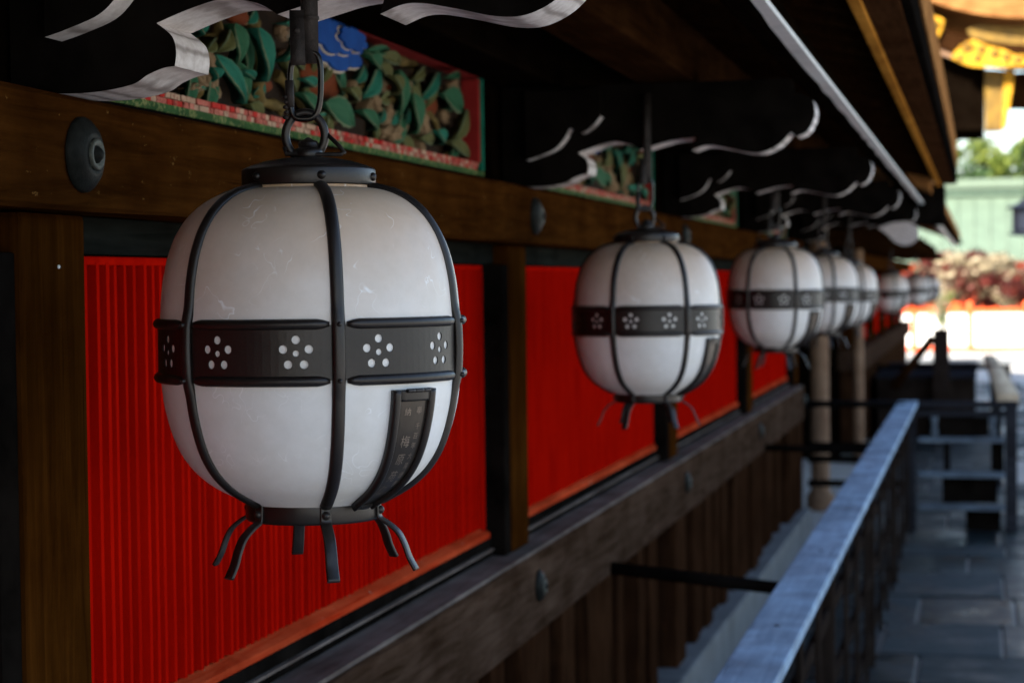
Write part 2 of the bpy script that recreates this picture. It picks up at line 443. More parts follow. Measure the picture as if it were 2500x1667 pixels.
def boss_mesh(sc, r=.046):
    """dished nail cover with a ring and a nub, facing +X"""
    mb = MB()
    pr = [(r, 0), (r, .003), (r * .96, .006), (r * .8, .0125), (r * .6, .017), (r * .45, .0185), (r * .40, .0165)]
    mb.lathe([(a, b) for a, b in pr], 40, (0, 0, 0), 0, 'X')
    ring = [(r * .40, .0165), (r * .42, .021), (r * .34, .0225), (r * .24, .019)]
    mb.lathe(ring, 32, (0, 0, 0), 1, 'X')
    nub = [(r * .24, .019), (r * .22, .0215), (r * .17, .0235), (r * .14, .0255), (r * .07, .0275), (.0003, .028)]
    mb.lathe(nub, 24, (0, 0, 0), 0, 'X')
    return mb.mesh('boss', [M['boss'], M['verdigris']], fixn=True)
BOSS = boss_mesh(1)
for k, py in enumerate(POSTS):
    if py < 0: continue
    pw = .20
    mb = MB(); mb.bbox(-1.25, XP, py + .02, py + pw, -.654, .092, .008); mb.build('post', M['post'], hall)
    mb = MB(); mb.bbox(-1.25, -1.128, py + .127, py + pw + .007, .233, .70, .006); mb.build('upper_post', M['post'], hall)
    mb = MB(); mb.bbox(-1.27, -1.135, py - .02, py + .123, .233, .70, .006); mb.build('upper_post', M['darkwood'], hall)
    mb = MB(); mb.bbox(-1.25, -1.082, py - .01, py + .21, -1.52, -.865, .008); mb.build('lower_post', M['board'], hall)
    for z, s in ((.161, 1.0), (-.745, .85)):
        o = link('boss', BOSS, hall, True)
        o.location = Vector((XB, py + .10, z)) - base_of(hall); o.scale = (s, s, s)

# panels: red boards with vertical slats in each bay
slat_me = MB()
hw = .0085
slat_me.add([(0, -hw, -.617 / 2), (0, hw, -.617 / 2), (.013, hw * .55, -.617 / 2), (.013, -hw * .55, -.617 / 2),
             (0, -hw, .617 / 2), (0, hw, .617 / 2), (.013, hw * .55, .617 / 2), (.013, -hw * .55, .617 / 2)],
            [(0, 1, 2, 3), (4, 7, 6, 5), (1, 5, 6, 2), (2, 6, 7, 3), (3, 7, 4, 0)])
SLAT = slat_me.mesh('slat', [M['red']])
zt, zb = .030, -.592
for k in range(len(POSTS)):
    a = POSTS[k] + .205; b = (POSTS[k + 1] if k + 1 < len(POSTS) else POSTS[k] + .2) - .065
    if b < a + .5: continue
    if b < 1: 
        MB().box(-1.20, XPAN, a - .01, b + .05, zb - .01, zt + .005).build('red_panel', M['red'], hall)
        MB().bbox(-1.24, -1.111, POSTS[k] + S - .06, POSTS[k] + S + .0185, -.654, .092, .003).build('jamb', M['black'], hall); continue
    pan = MB().box(-1.20, XPAN, a - .004, b - .002, zb - .004, zt + .001).build('red_panel', M['red'], hall)
    # frame of the panel
    MB().bbox(XPAN - .02, XPAN + .014, a - .004, b + .02, zt, zt + .012, .002).build('panel_rail', M['red'], pan)
    MB().bbox(XPAN - .02, XPAN + .014, b - .002, b + .024, zb, zt - .001, .002).build('panel_stile', M['red'], pan)
    mb = MB(); mb.prism([(XPAN - .02, zb - .018), (XPAN + .024, zb - .018), (XPAN + .024, zb - .006), (XPAN + .004, zb + .006), (XPAN - .02, zb + .006)], a - .004, b + .026)
    mb.build('panel_rail', M['redrail'], pan)
    n = int((b - a) / .0311); pitch = (b - a) / n
    if POSTS[k] < 3:
        for i in range(n):
            o = link('slat', SLAT, pan, True)
            o.location = Vector((XPAN, a + (i + .5) * pitch + random.uniform(-.0016, .0016), (zt + zb) / 2 + .006)) - base_of(pan)
            o.scale = (random.uniform(.8, 1.15), random.uniform(.85, 1.1), 1)
    else:
        mb = MB()
        for i in range(n):
            c = a + (i + .5) * pitch
            mb.add([(XPAN, c - hw, zb), (XPAN, c + hw, zb), (XPAN + .013, c + hw * .55, zb), (XPAN + .013, c - hw * .55, zb),
                    (XPAN, c - hw, zt), (XPAN, c + hw, zt), (XPAN + .013, c + hw * .55, zt), (XPAN + .013, c - hw * .55, zt)],
                   [(0, 1, 2, 3), (4, 7, 6, 5), (1, 5, 6, 2), (2, 6, 7, 3), (3, 7, 4, 0)])
        tag(mb.build('slat', M['red'], pan), kind='stuff')
    # black reveal frame: lintel, jamb, stepped sill
    MB().bbox(-1.22, -1.142, a - .006, POSTS[k] + S, zt + .0135, .093, .003).build('lintel', M['lintel'], hall)
    MB().bbox(-1.22, -1.111, POSTS[k] + S - .032, POSTS[k] + S + .0185, -.654, zt + .0125, .003).build('jamb', M['black'], hall)
    MB().box(-1.22, -1.155, b + .0245, POSTS[k] + S - .033, -.654, zt + .0125).build('jamb', M['black'], hall)
    MB().bbox(-1.22, XPAN + .026, a - .006, b + .024, -.634, zb - .0185, .002).build('sill_step', M['black'], hall)
    MB().bbox(-1.22, XPAN + .034, a - .006, b + .024, -.640, -.6345, .0015).build('sill_step', M['sillwood'], hall)
    MB().bbox(-1.22, XPAN + .030, a - .006, b + .024, -.654, -.6405, .002).build('sill_step', M['black'], hall)
# torn scrap of white paper on the lintel and a bright nail in the first post
mb = MB(); mb.prism([(2.965, .083), (2.985, .079), (2.99, .070), (2.982, .064), (2.96, .060), (2.94, .058), (2.945, .064), (2.962, .068), (2.97, .074)], -1.1415, -1.1395, 0, axis='X'); mb.build('paper_scrap', M['plaster'], hall)
mb = MB(); mb.lathe([(.0025, 0), (.0022, .0015), (.0003, .002)], 10, (XP, 2.262, .026), 0, 'X'); mb.build('nail', M['plaster'], hall)
# solid wall behind so that no light leaks through
MB().box(-1.45, -1.275, Y0, Y1, -1.50, .70).build('back_wall', M['darkwood'], hall)

# base boards below the lower beam
yb = 2.6; rb = random.Random(3)
while yb < 12.1:
    w = rb.uniform(.11, .19)
    if not any(p - .02 < yb + w and yb < p + .22 for p in POSTS):
        mb = MB(); mb.bbox(-1.20, -1.10 + rb.choice((-.03, -.012, 0, .012)), yb, yb + w - .006, -1.41 - rb.uniform(0, .03), -.865, .005)
        mb.build('base_board', M['board'], hall); yb += w + rb.choice((.02, .035, .06, .10))
    else: yb += .06
MB().box(-1.27, -1.205, Y0, Y1, -1.45, -.864).build('base_wall', M['darkwood'], hall)
# stone plinth under the boards, in long blocks
yb = 1.5
while yb < 12.3:
    L_ = random.uniform(.9, 1.5)
    mb = MB(); mb.bbox(-1.40, -1.03, yb + .004, min(yb + L_, 12.4) - .004, GZ, -1.415 + random.uniform(-.004, .004), .012)
    mb.build('plinth_stone', M['stone'], hall); yb += L_

# ------------------------------------------------------------------ bracket arms with white undersides
SEGS = [[(-1.128, .236), (-1.07, .231), (-1.02, .231), (-.973, .238), (-.952, .249), (-.933, .256), (-.918, .258)],
        [(-.918, .258), (-.916, .275), (-.921, .293), (-.940, .309)],
        [(-.940, .309), (-.896, .3245), (-.855, .3335), (-.815, .327), (-.79, .313)],
        [(-.79, .313), (-.745, .325), (-.71, .333), (-.657, .338)],
        [(-.657, .338), (-.666, .308)],
        [(-.666, .308), (-.64, .3175), (-.615, .318), (-.575, .310), (-.531, .300), (-.495, .300), (-.46, .316), (-.431, .345)],
        [(-.431, .345), (-.418, .334)],
        [(-.418, .334), (-.394, .345), (-.378, .373), (-.375, .395), (-.382, .418), (-.407, .433), (-.43, .437)]]
prof = []; wh = []
for sg in SEGS:
    c = catmull(sg, 6) if len(sg) > 2 else list(sg)
    for q in c[:-1]: prof.append(q); wh.append(1)
prof += [(-.43, .437), (-.432, .470), (-1.128, .470)]; wh += [0, 0, 0]
WAVY = catmull([(-1.06, .292), (-1.032, .300), (-.99, .316), (-.965, .340), (-.951, .364), (-.935, .358), (-.919, .354), (-.893, .372), (-.877, .392)], 5)
def arm_meshes():
    a = MB(); a.prism(prof, 0, .104, 0, wh)
    w = MB(); poly = WAVY + [(-.877, .455), (-1.06, .455)]
    w.prism(poly, 0, .045, 0, [1] * (len(WAVY) - 1) + [0, 0, 0])
    return a.mesh('bracket_arm', [M['black'], M['white']]), w.mesh('carved_board', [M['black'], M['white']])
ARM, WAV = arm_meshes()
for k, py in enumerate(POSTS):
    if py < 0: continue
    o = link('bracket_arm', ARM, hall, True); o.location = Vector((0, py + .05, 0)) - base_of(hall)
    w = link('carved_board', WAV, o, True); w.location = (0, -.0465, 0)
# broad white nose board on the arm at the end of the hall
mb = MB()
nose = catmull([(-.60, .300), (-.545, .262), (-.50, .215), (-.44, .195), (-.385, .215), (-.362, .26), (-.375, .31), (-.43, .335), (-.52, .33), (-.60, .300)], 4)[:-1]
mb.prism(nose, POSTS[-1] - .04, POSTS[-1] + .02, 0)
mb.build('carved_nose', M['white'], hall)

# ------------------------------------------------------------------ purlins, eaves, roof
roof = MB()
MB().bbox(-.80, -.66, Y0, Y1 + .6, .472, .60, .008).build('purlin', M['soffit'], hall)
MB().bbox(-1.128, -.99, Y0, Y1 + .6, .472, .62, .008).build('purlin', M['darkwood'], hall)
MB().bbox(-.43, -.388, Y0, 13.0, .4725, .56, .006).build('purlin', M['darkwood'], hall)
# slightly ragged white edge strip along the outer purlin
mb = MB(); rs = random.Random(5); n = 90; vs = []; fs = []
for i in range(n + 1):
    yy = Y0 + (13.0 - Y0) * i / n
    e = rs.uniform(-.004, .004)
    for (a, b) in ((-.379 + e, .470), (-.352, .470), (-.352, .480), (-.379 + e, .480)): vs.append((a, yy, b))
for i in range(n):
    for j in range(4): fs.append((i * 4 + j, i * 4 + (j + 1) % 4, i * 4 + 4 + (j + 1) % 4, i * 4 + 4 + j))
mb.add(vs, fs); mb.add(vs[:4], [(0, 1, 2, 3)]); mb.add(vs[-4:], [(0, 1, 2, 3)])
mb.build('eave_strip', M['whitestrip'], hall)
# rafters and soffit boards
yy = Y0 + .2
while yy < 12.9:
    mb = MB(); mb.add([(-1.25, yy, .815), (-1.25, yy + .055, .815), (-.275, yy, .602), (-.275, yy + .055, .602),
                       (-1.25, yy, .86), (-1.25, yy + .055, .86), (-.275, yy, .645), (-.275, yy + .055, .645)],
                      [(0, 2, 3, 1), (4, 5, 7, 6), (0, 1, 5, 4), (2, 6, 7, 3), (0, 4, 6, 2), (1, 3, 7, 5)])
    mb.build('rafter', M['soffit'], hall); yy += .30
mb = MB(); mb.prism([(-1.35, .885), (-.16, .626), (-.16, .65), (-1.35, .91)], Y0, 13.0, 0); mb.build('soffit_board', M['soffit'], hall)
MB().bbox(-.270, -.2435, Y0, 13.02, .580, .612, .003).build('eave_edge', M['eaveedge'], hall)
MB().bbox(-.243, -.165, Y0, 13.02, .590, .624, .003).build('eave_board', M['eaveboard'], hall)
MB().bbox(-.165, -.142, Y0, 13.02, .592, .70, .003).build('fascia', M['black'], hall)
# the roof itself: sweeping cypress bark slope up to the ridge, hipped far end
mb = MB()
mb.prism([(-.135, .66), (-.135, .80), (-1.5, 1.6), (-3.2, 3.4), (-5.0, 6.0), (-6.5, 9.2), (-8, 9.2), (-14, .7), (-1.2, .92)], Y0 - 6, 12.4, 0)
mb.build('roof', M['bark'], hall)
MB().box(-12, -1.46, Y0 - 5.5, 12.2, GZ, .9).build('inner_wall', M['darkwood'], hall)
# heavy black cross beam and block at the end of the eaves
MB().bbox(-.60, -.22, 13.03, 13.45, .34, .60, .02).build('end_block', M['black'], hall)

# ------------------------------------------------------------------ carved frieze above the beam
LEAFB = MB()
def leaf_mesh():
    mb = MB(); n = 12; rows = []
    for i in range(n + 1):
        t = i / n; w = .5 * (sin(pi * t ** .8) ** 1.15) * (1 - .25 * t) * (1 + .10 * (i % 2)) if 0 < i < n else .008
        a = .55 * sin(pi * t * .9) - .5 * t * t
        rows.append([(t, -w, a + .25), (t, -w * .84, a + .30), (t, -w * .45, a + .16), (t, 0, a - .20), (t, w * .45, a + .22), (t, w * .84, a + .38), (t, w, a + .32), (t, 0, a - .75)])
    for i in range(n):
        for j in range(8):
            k = (j + 1) % 8
            mb.add([rows[i][j], rows[i + 1][j], rows[i + 1][k], rows[i][k]], [(0, 1, 2, 3)], 1 if j in (0, 5) else 0, j not in (0, 5))
    return mb
LEAVES = [leaf_mesh().mesh('leaf', [M[k], M['leafrim']]) for k in ('leaf', 'leaf2', 'leaf3')]
def petal_mesh(mat):
    mb = MB(); vs = []; fs = []; rnd = random.Random(4)
    for i, (r, h) in enumerate(((.0, .42), (.18, .40), (.30, .22), (.36, .38), (.5, .30), (.52, .05), (.4, -.2))):
        for k in range(15):
            a = 2 * pi * k / 15; rr = r * (1 + .16 * cos(5 * a) * (i > 1)); vs.append((rr * cos(a), rr * sin(a), h + .06 * cos(5 * a) * (i > 2)))
    for i in range(6):
        for k in range(15): fs.append((i * 15 + k, i * 15 + (k + 1) % 15, (i + 1) * 15 + (k + 1) % 15, (i + 1) * 15 + k))
    mb.add(vs, fs, 0, True); return mb.mesh('flower', [mat])
PETAL = petal_mesh(M['petal'])
def ball_mesh(mat):
    mb = MB(); mb.lathe([(.001, .5)] + [(.5 * sin(pi * t / 10), .5 * cos(pi * t / 10)) for t in range(1, 10)] + [(.001, -.5)], 16); return mb.mesh('fruit', [mat])
FRUIT = ball_mesh(M['rust'])
XF = -1.155
def zoom2(x, yv):     # measured positions in the frieze -> metres along the wall and height, on the plane of the carving
    u = 350 + .38265 * x; v = .38265 * yv
    d = R_ * ((u - 1250) / F_PX) - U_ * ((v - 833.5) / F_PX) + FW
    k = XF / d.x; return d.y * k, d.z * k
def place(name, me, pan, y0, z0, ang, L_, W_, H_, x=0):
    o = link(name, me, pan, True)
    e1 = Vector((0, cos(ang), sin(ang))); e2 = Vector((0, -sin(ang), cos(ang))); e3 = Vector((1, 0, 0))
    mt = Matrix(((e1.x * L_, e2.x * W_, e3.x * H_, 0), (e1.y * L_, e2.y * W_, e3.y * H_, 0), (e1.z * L_, e2.z * W_, e3.z * H_, 0), (0, 0, 0, 1)))
    pos = Vector((XF + x, y0, z0)) - base_of(pan)
    mt.translation = pos; o.matrix_local = mt
    return o
NEARLEAF = [(690, 180, 770, 500, 100, 0), (600, 150, 640, 400, 90, 1), (490, 350, 690, 640, 95, 0), (965, 240, 880, 385, 95, 0), (1520, 440, 1430, 620, 110, 0),
            (1180, 650, 1370, 795, 150, 1), (1390, 330, 1560, 320, 60, 1), (1890, 460, 1770, 650, 70, 0), (1990, 470, 1890, 500, 40, 1), (1925, 590, 2055, 700, 130, 1),
            (1690, 600, 1730, 840, 90, 1), (1640, 450, 1660, 720, 55, 1), (1380, 700, 1490, 825, 70, 1), (1850, 830, 1890, 920, 60, 0), (2050, 700, 1980, 900, 75, 2),
            (980, 590, 1090, 745, 70, 1), (1000, 500, 1085, 555, 55, 0), (370, 150, 405, 230, 55, 0), (1420, 350, 1480, 445, 70, 1), (1700, 510, 1785, 430, 60, 2),
            (1960, 900, 2090, 1000, 65, 2), (650, 450, 720, 510, 40, 0), (1480, 350, 1620, 400, 70, 2), (540, 200, 480, 330, 80, 2), (860, 150, 940, 160, 50, 0),
            (1290, 560, 1350, 650, 60, 2), (1570, 480, 1610, 600, 50, 2), (430, 430, 450, 520, 50, 0), (1750, 880, 1830, 900, 60, 2), (380, 330, 430, 240, 60, 2)]
STEMS = [((360, 270), (520, 230), (560, 60), 50), ((800, 120), (790, 420), (815, 660), 62), ((815, 660), (690, 560), (620, 400), 34), ((950, 470), (1040, 620), (1170, 760), 44),
         ((1780, 520), (1700, 620), (1560, 640), 26), ((1850, 680), (1900, 760), (1945, 840), 26), ((1520, 370), (1660, 380), (1800, 420), 40), ((1330, 640), (1420, 560), (1530, 520), 24),
         ((350, 420), (420, 560), (420, 640), 40), ((1740, 700), (1860, 560), (1960, 600), 22), ((820, 640), (930, 680), (940, 720), 44), ((2000, 1010), (2050, 900), (2080, 760), 30)]
PETALS = [(440, 410, 110), (480, 500, 120), (400, 490, 80), (1460, 690, 70), (1600, 770, 110), (1650, 850, 95), (1580, 830, 70), (1790, 720, 110), (1830, 800, 100), (1530, 640, 75), (1390, 585, 60), (1800, 880, 80), (380, 560, 70), (1720, 560, 50)]
FRUITS = [(1230, 500, 250), (850, 535, 110), (1880, 660, 160), (1350, 650, 60), (1640, 560, 60), (700, 100, 120)]
def frieze(k, near):
    a = POSTS[k] + .215; b = POSTS[k] + S - .07
    z0, z1 = .236, .520
    pan = MB().box(XF - .05, XF - .035, a, b, z0, z1).build('carved_frieze', M['friezebg'], hall)
    MB().bbox(XF - .05, XF + .014, a, b, z0, z0 + .0145, .002).build('frieze_border', M['black'], pan)
    MB().bbox(XF - .05, XF + .012, a, b, z0 + .015, z0 + .028, .003).build('frieze_border', M['trimgreen'], pan)
    # worn pink strip as a row of small carved beads
    mb = MB(); yy = a; w = .020; rt = random.Random(9)
    while yy < b - .05:
        for r_ in (0, 1):
            o_ = yy + r_ * w * .5; za = z0 + .0285 + r_ * .0095
            mb.box(XF - .05, XF + .006 - rt.uniform(0, .003), o_ + .0012, o_ + w - .0012, za + .0004, za + .0088, rt.choice((0, 1, 1, 1, 2, 2)))
        yy += w
    MB().box(XF - .05, XF - .001, a, b - .031, z0 + .0285, z0 + .047).build('frieze_border', M['friezebg'], pan)
    tag(mb.build('bead', [M['trimred2'], M['trimpink'], M['trimcream']], pan), kind='stuff')
    MB().bbox(XF - .05, XF + .012, b - .013, b, z0 + .0285, z1, .002).build('frieze_border', M['trimteal'], pan)
    MB().bbox(XF - .05, XF + .006, b - .030, b - .0135, z0 + .0475, z1 - .04, .002).build('frieze_border', M['trimred'], pan)
    MB().bbox(XF - .05, XF + .012, a, b - .0135, z1 - .014, z1, .002).build('frieze_border', M['trimteal'], pan)
    MB().bbox(XF - .05, XF + .004, a, b - .0135, z1 - .038, z1 - .0145, .002).build('frieze_border', M['trimred'], pan)
    dy = POSTS[k] - 2.14
    rnd = random.Random(20 + k)
    lst = NEARLEAF if near else [(q[0] + rnd.uniform(-60, 60), q[1] + rnd.uniform(-30, 30), q[2] + rnd.uniform(-60, 60), q[3] + rnd.uniform(-30, 30), q[4], rnd.randrange(3)) for q in NEARLEAF]
    for i, (xa, ya, xb_, yb_, w, mi) in enumerate(lst):
        p = zoom2(xa, ya); q = zoom2(xb_, yb_)
        L_ = math.hypot(q[0] - p[0], q[1] - p[1])
        pm = ((p[0] + q[0]) / 2); mm = pm / F_PX * .38265 * w * 1.2
        # apparent width: measured across the leaf, undo the foreshortening along the wall
        an = atan2(q[1] - p[1], q[0] - p[0]); sa = sqrt((XF / pm * sin(an)) ** 2 + cos(an) ** 2)
        place('leaf', LEAVES[mi], pan, p[0] + dy, p[1], an, L_ * 1.08, w * .38265 * pm / F_PX / sa * 1.35, .024, rnd.uniform(-.014, .006))
    for (p0, p1, p2, w) in STEMS:
        pts = catmull([(XF - .03, *zoom2(*p0)), (XF - .018, *zoom2(*p1)), (XF - .025, *zoom2(*p2))], 6)
        r = .5 * w * .38265 * pts[0][1] / F_PX * 1.7
        mb = MB(); mb.sweep([(x, y_ + dy, z) for x, y_, z in pts], [r * (1 + .25 * sin(j * 1.9)) for j in range(len(pts))], 8, up=(1, 0, 0)); mb.build('stem', M['stem'], pan)
    for (x, yv, w) in PETALS:
        p = zoom2(x, yv); s_ = w * .38265 * p[0] / F_PX * 1.0
        place('flower', PETAL, pan, p[0] + dy, p[1], rnd.uniform(0, 6), s_ * 2.6, s_ * .95, .05, rnd.uniform(-.03, -.02))
    for (x, yv, w) in FRUITS:
        p = zoom2(x, yv); s_ = w * .38265 * p[0] / F_PX
        place('fruit', FRUIT, pan, p[0] + dy, p[1], 0, s_ * 3.4, s_ * 1.05, .03, -.03)
    # extra small leaves and petals in the gaps
    for i in range(60 if near else 18):
        yy = rnd.uniform(a + .1, b - .06); zz = rnd.uniform(z0 + .06, z1 - .06)
        if rnd.random() < .62:
            L_ = rnd.uniform(.05, .12); place('leaf', LEAVES[rnd.choice((0, 1, 2, 2))], pan, yy, zz, rnd.uniform(-2.6, .6), L_, L_ * .42, .02, rnd.uniform(-.028, -.016))
        else:
            s_ = rnd.uniform(.02, .04); place('flower', PETAL, pan, yy, zz, 0, s_ * 1.4, s_, .035, -.034)
    # blue scalloped cloud with a cream rim
    cy, cz = zoom2(1225, 290); wy = zoom2(1365, 300)[0] - zoom2(1100, 300)[0]; hz = .078
    for q, (oy, oz, sc_, xx) in enumerate(((0, 0, 1.0, .000), (-.04, .012, .74, .010), (.05, .016, .50, .018))):
        for nm, gs, dx, mt in (('petal_rim', 1.08, -.004, M['cream']), ('peony_petal', 1.0, .003, M['blue'])):
            mb = MB(); pts = []
            for j in range(64):
                t = 2 * pi * j / 64; rr = .86 + .26 * abs(sin(3.5 * t + .35 + q)) ** .7
                pts.append((cy + dy + oy + cos(t) * wy * .62 * rr * sc_ * gs, cz + oz + sin(t) * hz * .5 * 1.05 * rr * sc_ * gs))
            mb.prism(pts, XF - .035, XF + xx + dx, 0, axis='X'); mb.build(nm, mt, pan)
for k, py in enumerate(POSTS[:-1]):
    if py > 2: frieze(k, py < 3)
    elif py > -1: MB().box(XF - .05, XF - .035, py + .2, py + S - .05, .236, .52).build('carved_frieze', M['friezebg'], hall)

# ------------------------------------------------------------------ lanterns
U = 2.4 / 4573.0
half = [(436, 128), (437, 148), (440, 170), (445, 191), (453, 212), (464, 233), (480, 255), (500, 276), (520, 291), (540, 303), (560, 312), (585, 321), (612, 328), (650, 335), (700, 340), (750, 343), (800, 344), (850, 342), (900, 338), (940, 331), (985, 319), (1027, 302), (1060, 281), (1085, 258), (1110, 226), (1130, 190), (1148, 156)]
PROF = [(w * U * .997, (795 - v) * U) for v, w in half]
PROFS = catmull(PROF, 4)
def body_r(z):
    for (r0, z0), (r1, z1) in zip(PROFS, PROFS[1:]):
        if z1 <= z <= z0: return r0 + (r1 - r0) * (z0 - z) / max(1e-9, z0 - z1)
    return PROFS[0][0] if z > 0 else PROFS[-1][0]
RB = .1815                     # radius of the pierced band
FZ = .272                      # the feet reach this far below the centre
def lantern(name, label, group):
    root = empty(name, (0, 0, 0), label, 'lantern', group)
    def bld(mb, nm, mat, par=None):
        return mb.build(nm, mat, par or root, True)
    O = lambda mb: mb
    zc = FZ
    def up_(mb):
        mb.v = [(a, b, c + zc) for a, b, c in mb.v]; return mb
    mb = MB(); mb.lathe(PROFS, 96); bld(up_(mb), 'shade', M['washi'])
    # pierced band: flat strip with plum-flower holes, bent round the shade
    z0, z1 = -.033, .029
    cells = []
    holes = []
    for c in range(12):
        th0 = radians(15 + 30 * c)
        for k in range(6):
            if k < 5: px, pz, pr = .0152 * sin(2 * pi * k / 5), .0152 * cos(2 * pi * k / 5) - .0005, .0048
            else: px, pz, pr = 0, -.0005, .0036
            holes.append((th0 * RB + px, -.002 + pz, pr))
    bm = bmesh.new(); Lc = 2 * pi * RB
    def loop(pts):
        vs = [bm.verts.new((x, 0, z)) for x, z in pts]
        return [bm.edges.new((vs[i], vs[(i + 1) % len(vs)])) for i in range(len(vs))]
    for c in range(12):                     # one 30 degree cell at a time
        xa, xb = radians(30 * c) * RB, radians(30 * c + 30) * RB
        ed = loop([(xa, z0), (xb, z0), (xb, z1), (xa, z1)])
        for hx, hz, hr in holes:
            if xa < hx < xb: ed += loop([(hx + hr * cos(2 * pi * q / 16), hz + hr * sin(2 * pi * q / 16)) for q in range(16)])
        bmesh.ops.triangle_fill(bm, edges=ed, use_beauty=True, use_dissolve=False)
    bmesh.ops.remove_doubles(bm, verts=bm.verts, dist=1e-6)
    for q in range(1, 120):
        bmesh.ops.bisect_plane(bm, geom=bm.verts[:] + bm.edges[:] + bm.faces[:], plane_co=(Lc * q / 120, 0, 0), plane_no=(1, 0, 0))
    for p in bm.verts:
        a = p.co.x / RB; z = p.co.z; p.co = Vector((RB * sin(a), -RB * cos(a), z + zc))
    bmesh.ops.remove_doubles(bm, verts=bm.verts, dist=1e-6)
    bmesh.ops.recalc_face_normals(bm, faces=bm.faces)
    f = bm.faces[0]
    if f.normal.dot(Vector((f.calc_center_median().x, f.calc_center_median().y, 0))) < 0: bmesh.ops.reverse_faces(bm, faces=bm.faces)
    bmesh.ops.solidify(bm, geom=bm.faces[:], thickness=.0014)
    me = bpy.data.meshes.new('band'); bm.to_mesh(me); bm.free(); me.materials.append(M['bronze'])
    band = link('band', me, root, True)
    # half round mouldings above and below the band, one length per bay, rounded ends
    for zz in (.0297, -.0337):
        for k in range(6):
            pts = []; rd = []
            for i in range(25):
                t = i / 24; a = radians(60 * k + 3.1 + 53.8 * t)
                e = min(i, 24 - i); rd.append(.0061 * (.45 if e == 0 else .82 if e == 1 else 1))
                rr = RB - .0008
                pts.append((rr * sin(a), -rr * cos(a), zz))
            mb = MB(); mb.sweep(pts, rd, 12); bld(up_(mb), 'moulding', M['bronze'])
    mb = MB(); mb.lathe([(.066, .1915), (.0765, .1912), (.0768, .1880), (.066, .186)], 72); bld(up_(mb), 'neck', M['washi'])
    # six ribs, angle 0 = rib towards -Y
    sec = [(-1, -.25), (-1, .1), (-.86, .38), (-.55, .62), (0, .74), (.55, .62), (.86, .38), (1, .1), (1, -.25)]
    rib_mb = MB()
    pts = []; ups = []
    zs = [.18825, .1878] + [.187 - i * (.187 + .183) / 60 for i in range(61)]
    for z in zs:
        bumpz = math.exp(-((z + .002) / .044) ** 6) * .0038
        r = body_r(z) + bumpz
        pts.append((0, -r, z + .001 * (z > .15)))
    for i in range(len(pts)):
        t = Vector(pts[min(i + 1, len(pts) - 1)]) - Vector(pts[max(i - 1, 0)]); nrm = Vector((0, t.z, -t.y)).normalized()
        if nrm.y > 0: nrm = -nrm
        ups.append(nrm)
    rib_mb.sweep(pts, .0076, up=ups, sect=sec); up_(rib_mb); RIB = rib_mb.mesh('rib', [M['bronze']])
    RIVS = []
    for zz in (.0297, -.0337):
        rv = MB(); rv.lathe([(.0028, .002), (.0028, -.0008), (.002, -.002), (.0003, -.0026)], 12, (0, -(RB + .0072), zz), 0, 'Y')
        RIVS.append(up_(rv).mesh('rivet', [M['bronze']]))
    # foot strap
    fp = catmull([(0, -.0815, -.183), (0, -.0825, -.194), (0, -.0835, -.204), (0, -.0935, -.2105), (0, -.1065, -.2215), (0, -.1145, -.236), (0, -.120, -.251), (0, -.1285, -.266)], 4)
    fm = MB(); fm.sweep(fp, [.0062 + .0012 * (i / len(fp)) for i in range(len(fp))], up=[Vector((0, -.8, .6))] * len(fp), sect=[(-1, -.2), (-1, .2), (-.8, .3), (.8, .3), (1, .2), (1, -.2), (.8, -.3), (-.8, -.3)])
    FOOT = up_(fm).mesh('foot', [M['bronze']])
    fr = MB(); fr.lathe([(.0052, 0), (.005, -.002), (.0036, -.004), (.0014, -.0052), (.0003, -.0054)], 16, (0, -.0838, -.195), 0, 'Y')
    FRIV = up_(fr).mesh('rivet', [M['bronze']])
    cr = MB(); cr.lathe([(.0052, 0), (.005, -.002), (.0034, -.0038), (.0003, -.0048)], 16, (0, -.0797, .2010), 0, 'Y')
    CRIV = up_(cr).mesh('rivet', [M['bronze']])
    # top cap and bottom ring
    mb = MB(); mb.lathe([(.066, .1915), (.0795, .1915), (.0800, .1925), (.0800, .2095), (.0790, .2115), (.070, .2155), (.052, .2210), (.030, .2248), (.018, .2256), (.0005, .226)], 72)
    cap = bld(up_(mb), 'cap', M['bronze'])
    mb = MB(); mb.lathe([(.066, -.176), (.0805, -.180), (.0812, -.182), (.0812, -.2035), (.0795, -.2065), (.066, -.2075), (.064, -.200), (.064, -.18)], 72)
    ring = bld(up_(mb), 'bottom_ring', M['bronze'])
    mb = MB(); mb.lathe([(.066, -.2005), (.0005, -.2005)], 48); bld(up_(mb), 'bottom_plate', M['bronze'], ring)
    for k in range(6):
        for nm, me_, par in (('rib', RIB, None), ('foot', FOOT, None)):
            o = link(nm, me_, root, True); o.rotation_euler = (0, 0, radians(60 * k))
            if nm == 'rib':
                for rm in RIVS: link('rivet', rm, o, True)
            else: link('rivet', FRIV, o, True)
        o = link('rivet', CRIV, cap, True); o.rotation_euler = (0, 0, radians(60 * k + 1))
    # inscribed plate hung below the band, midway between two ribs
    ac = radians(30.5); hw_ = .0315
    def on_plate(sx, z, out):
        r = body_r(z) ; dr = (body_r(z + .002) - body_r(z - .002)) / .004
        nr = 1 / sqrt(1 + dr * dr); nz = -dr * nr
        r2 = r + out * nr; a = ac + sx / .178
        return (r2 * sin(a) , -r2 * cos(a), z + out * nz)
    zs = [-.046 - .135 * i / 28 for i in range(29)]
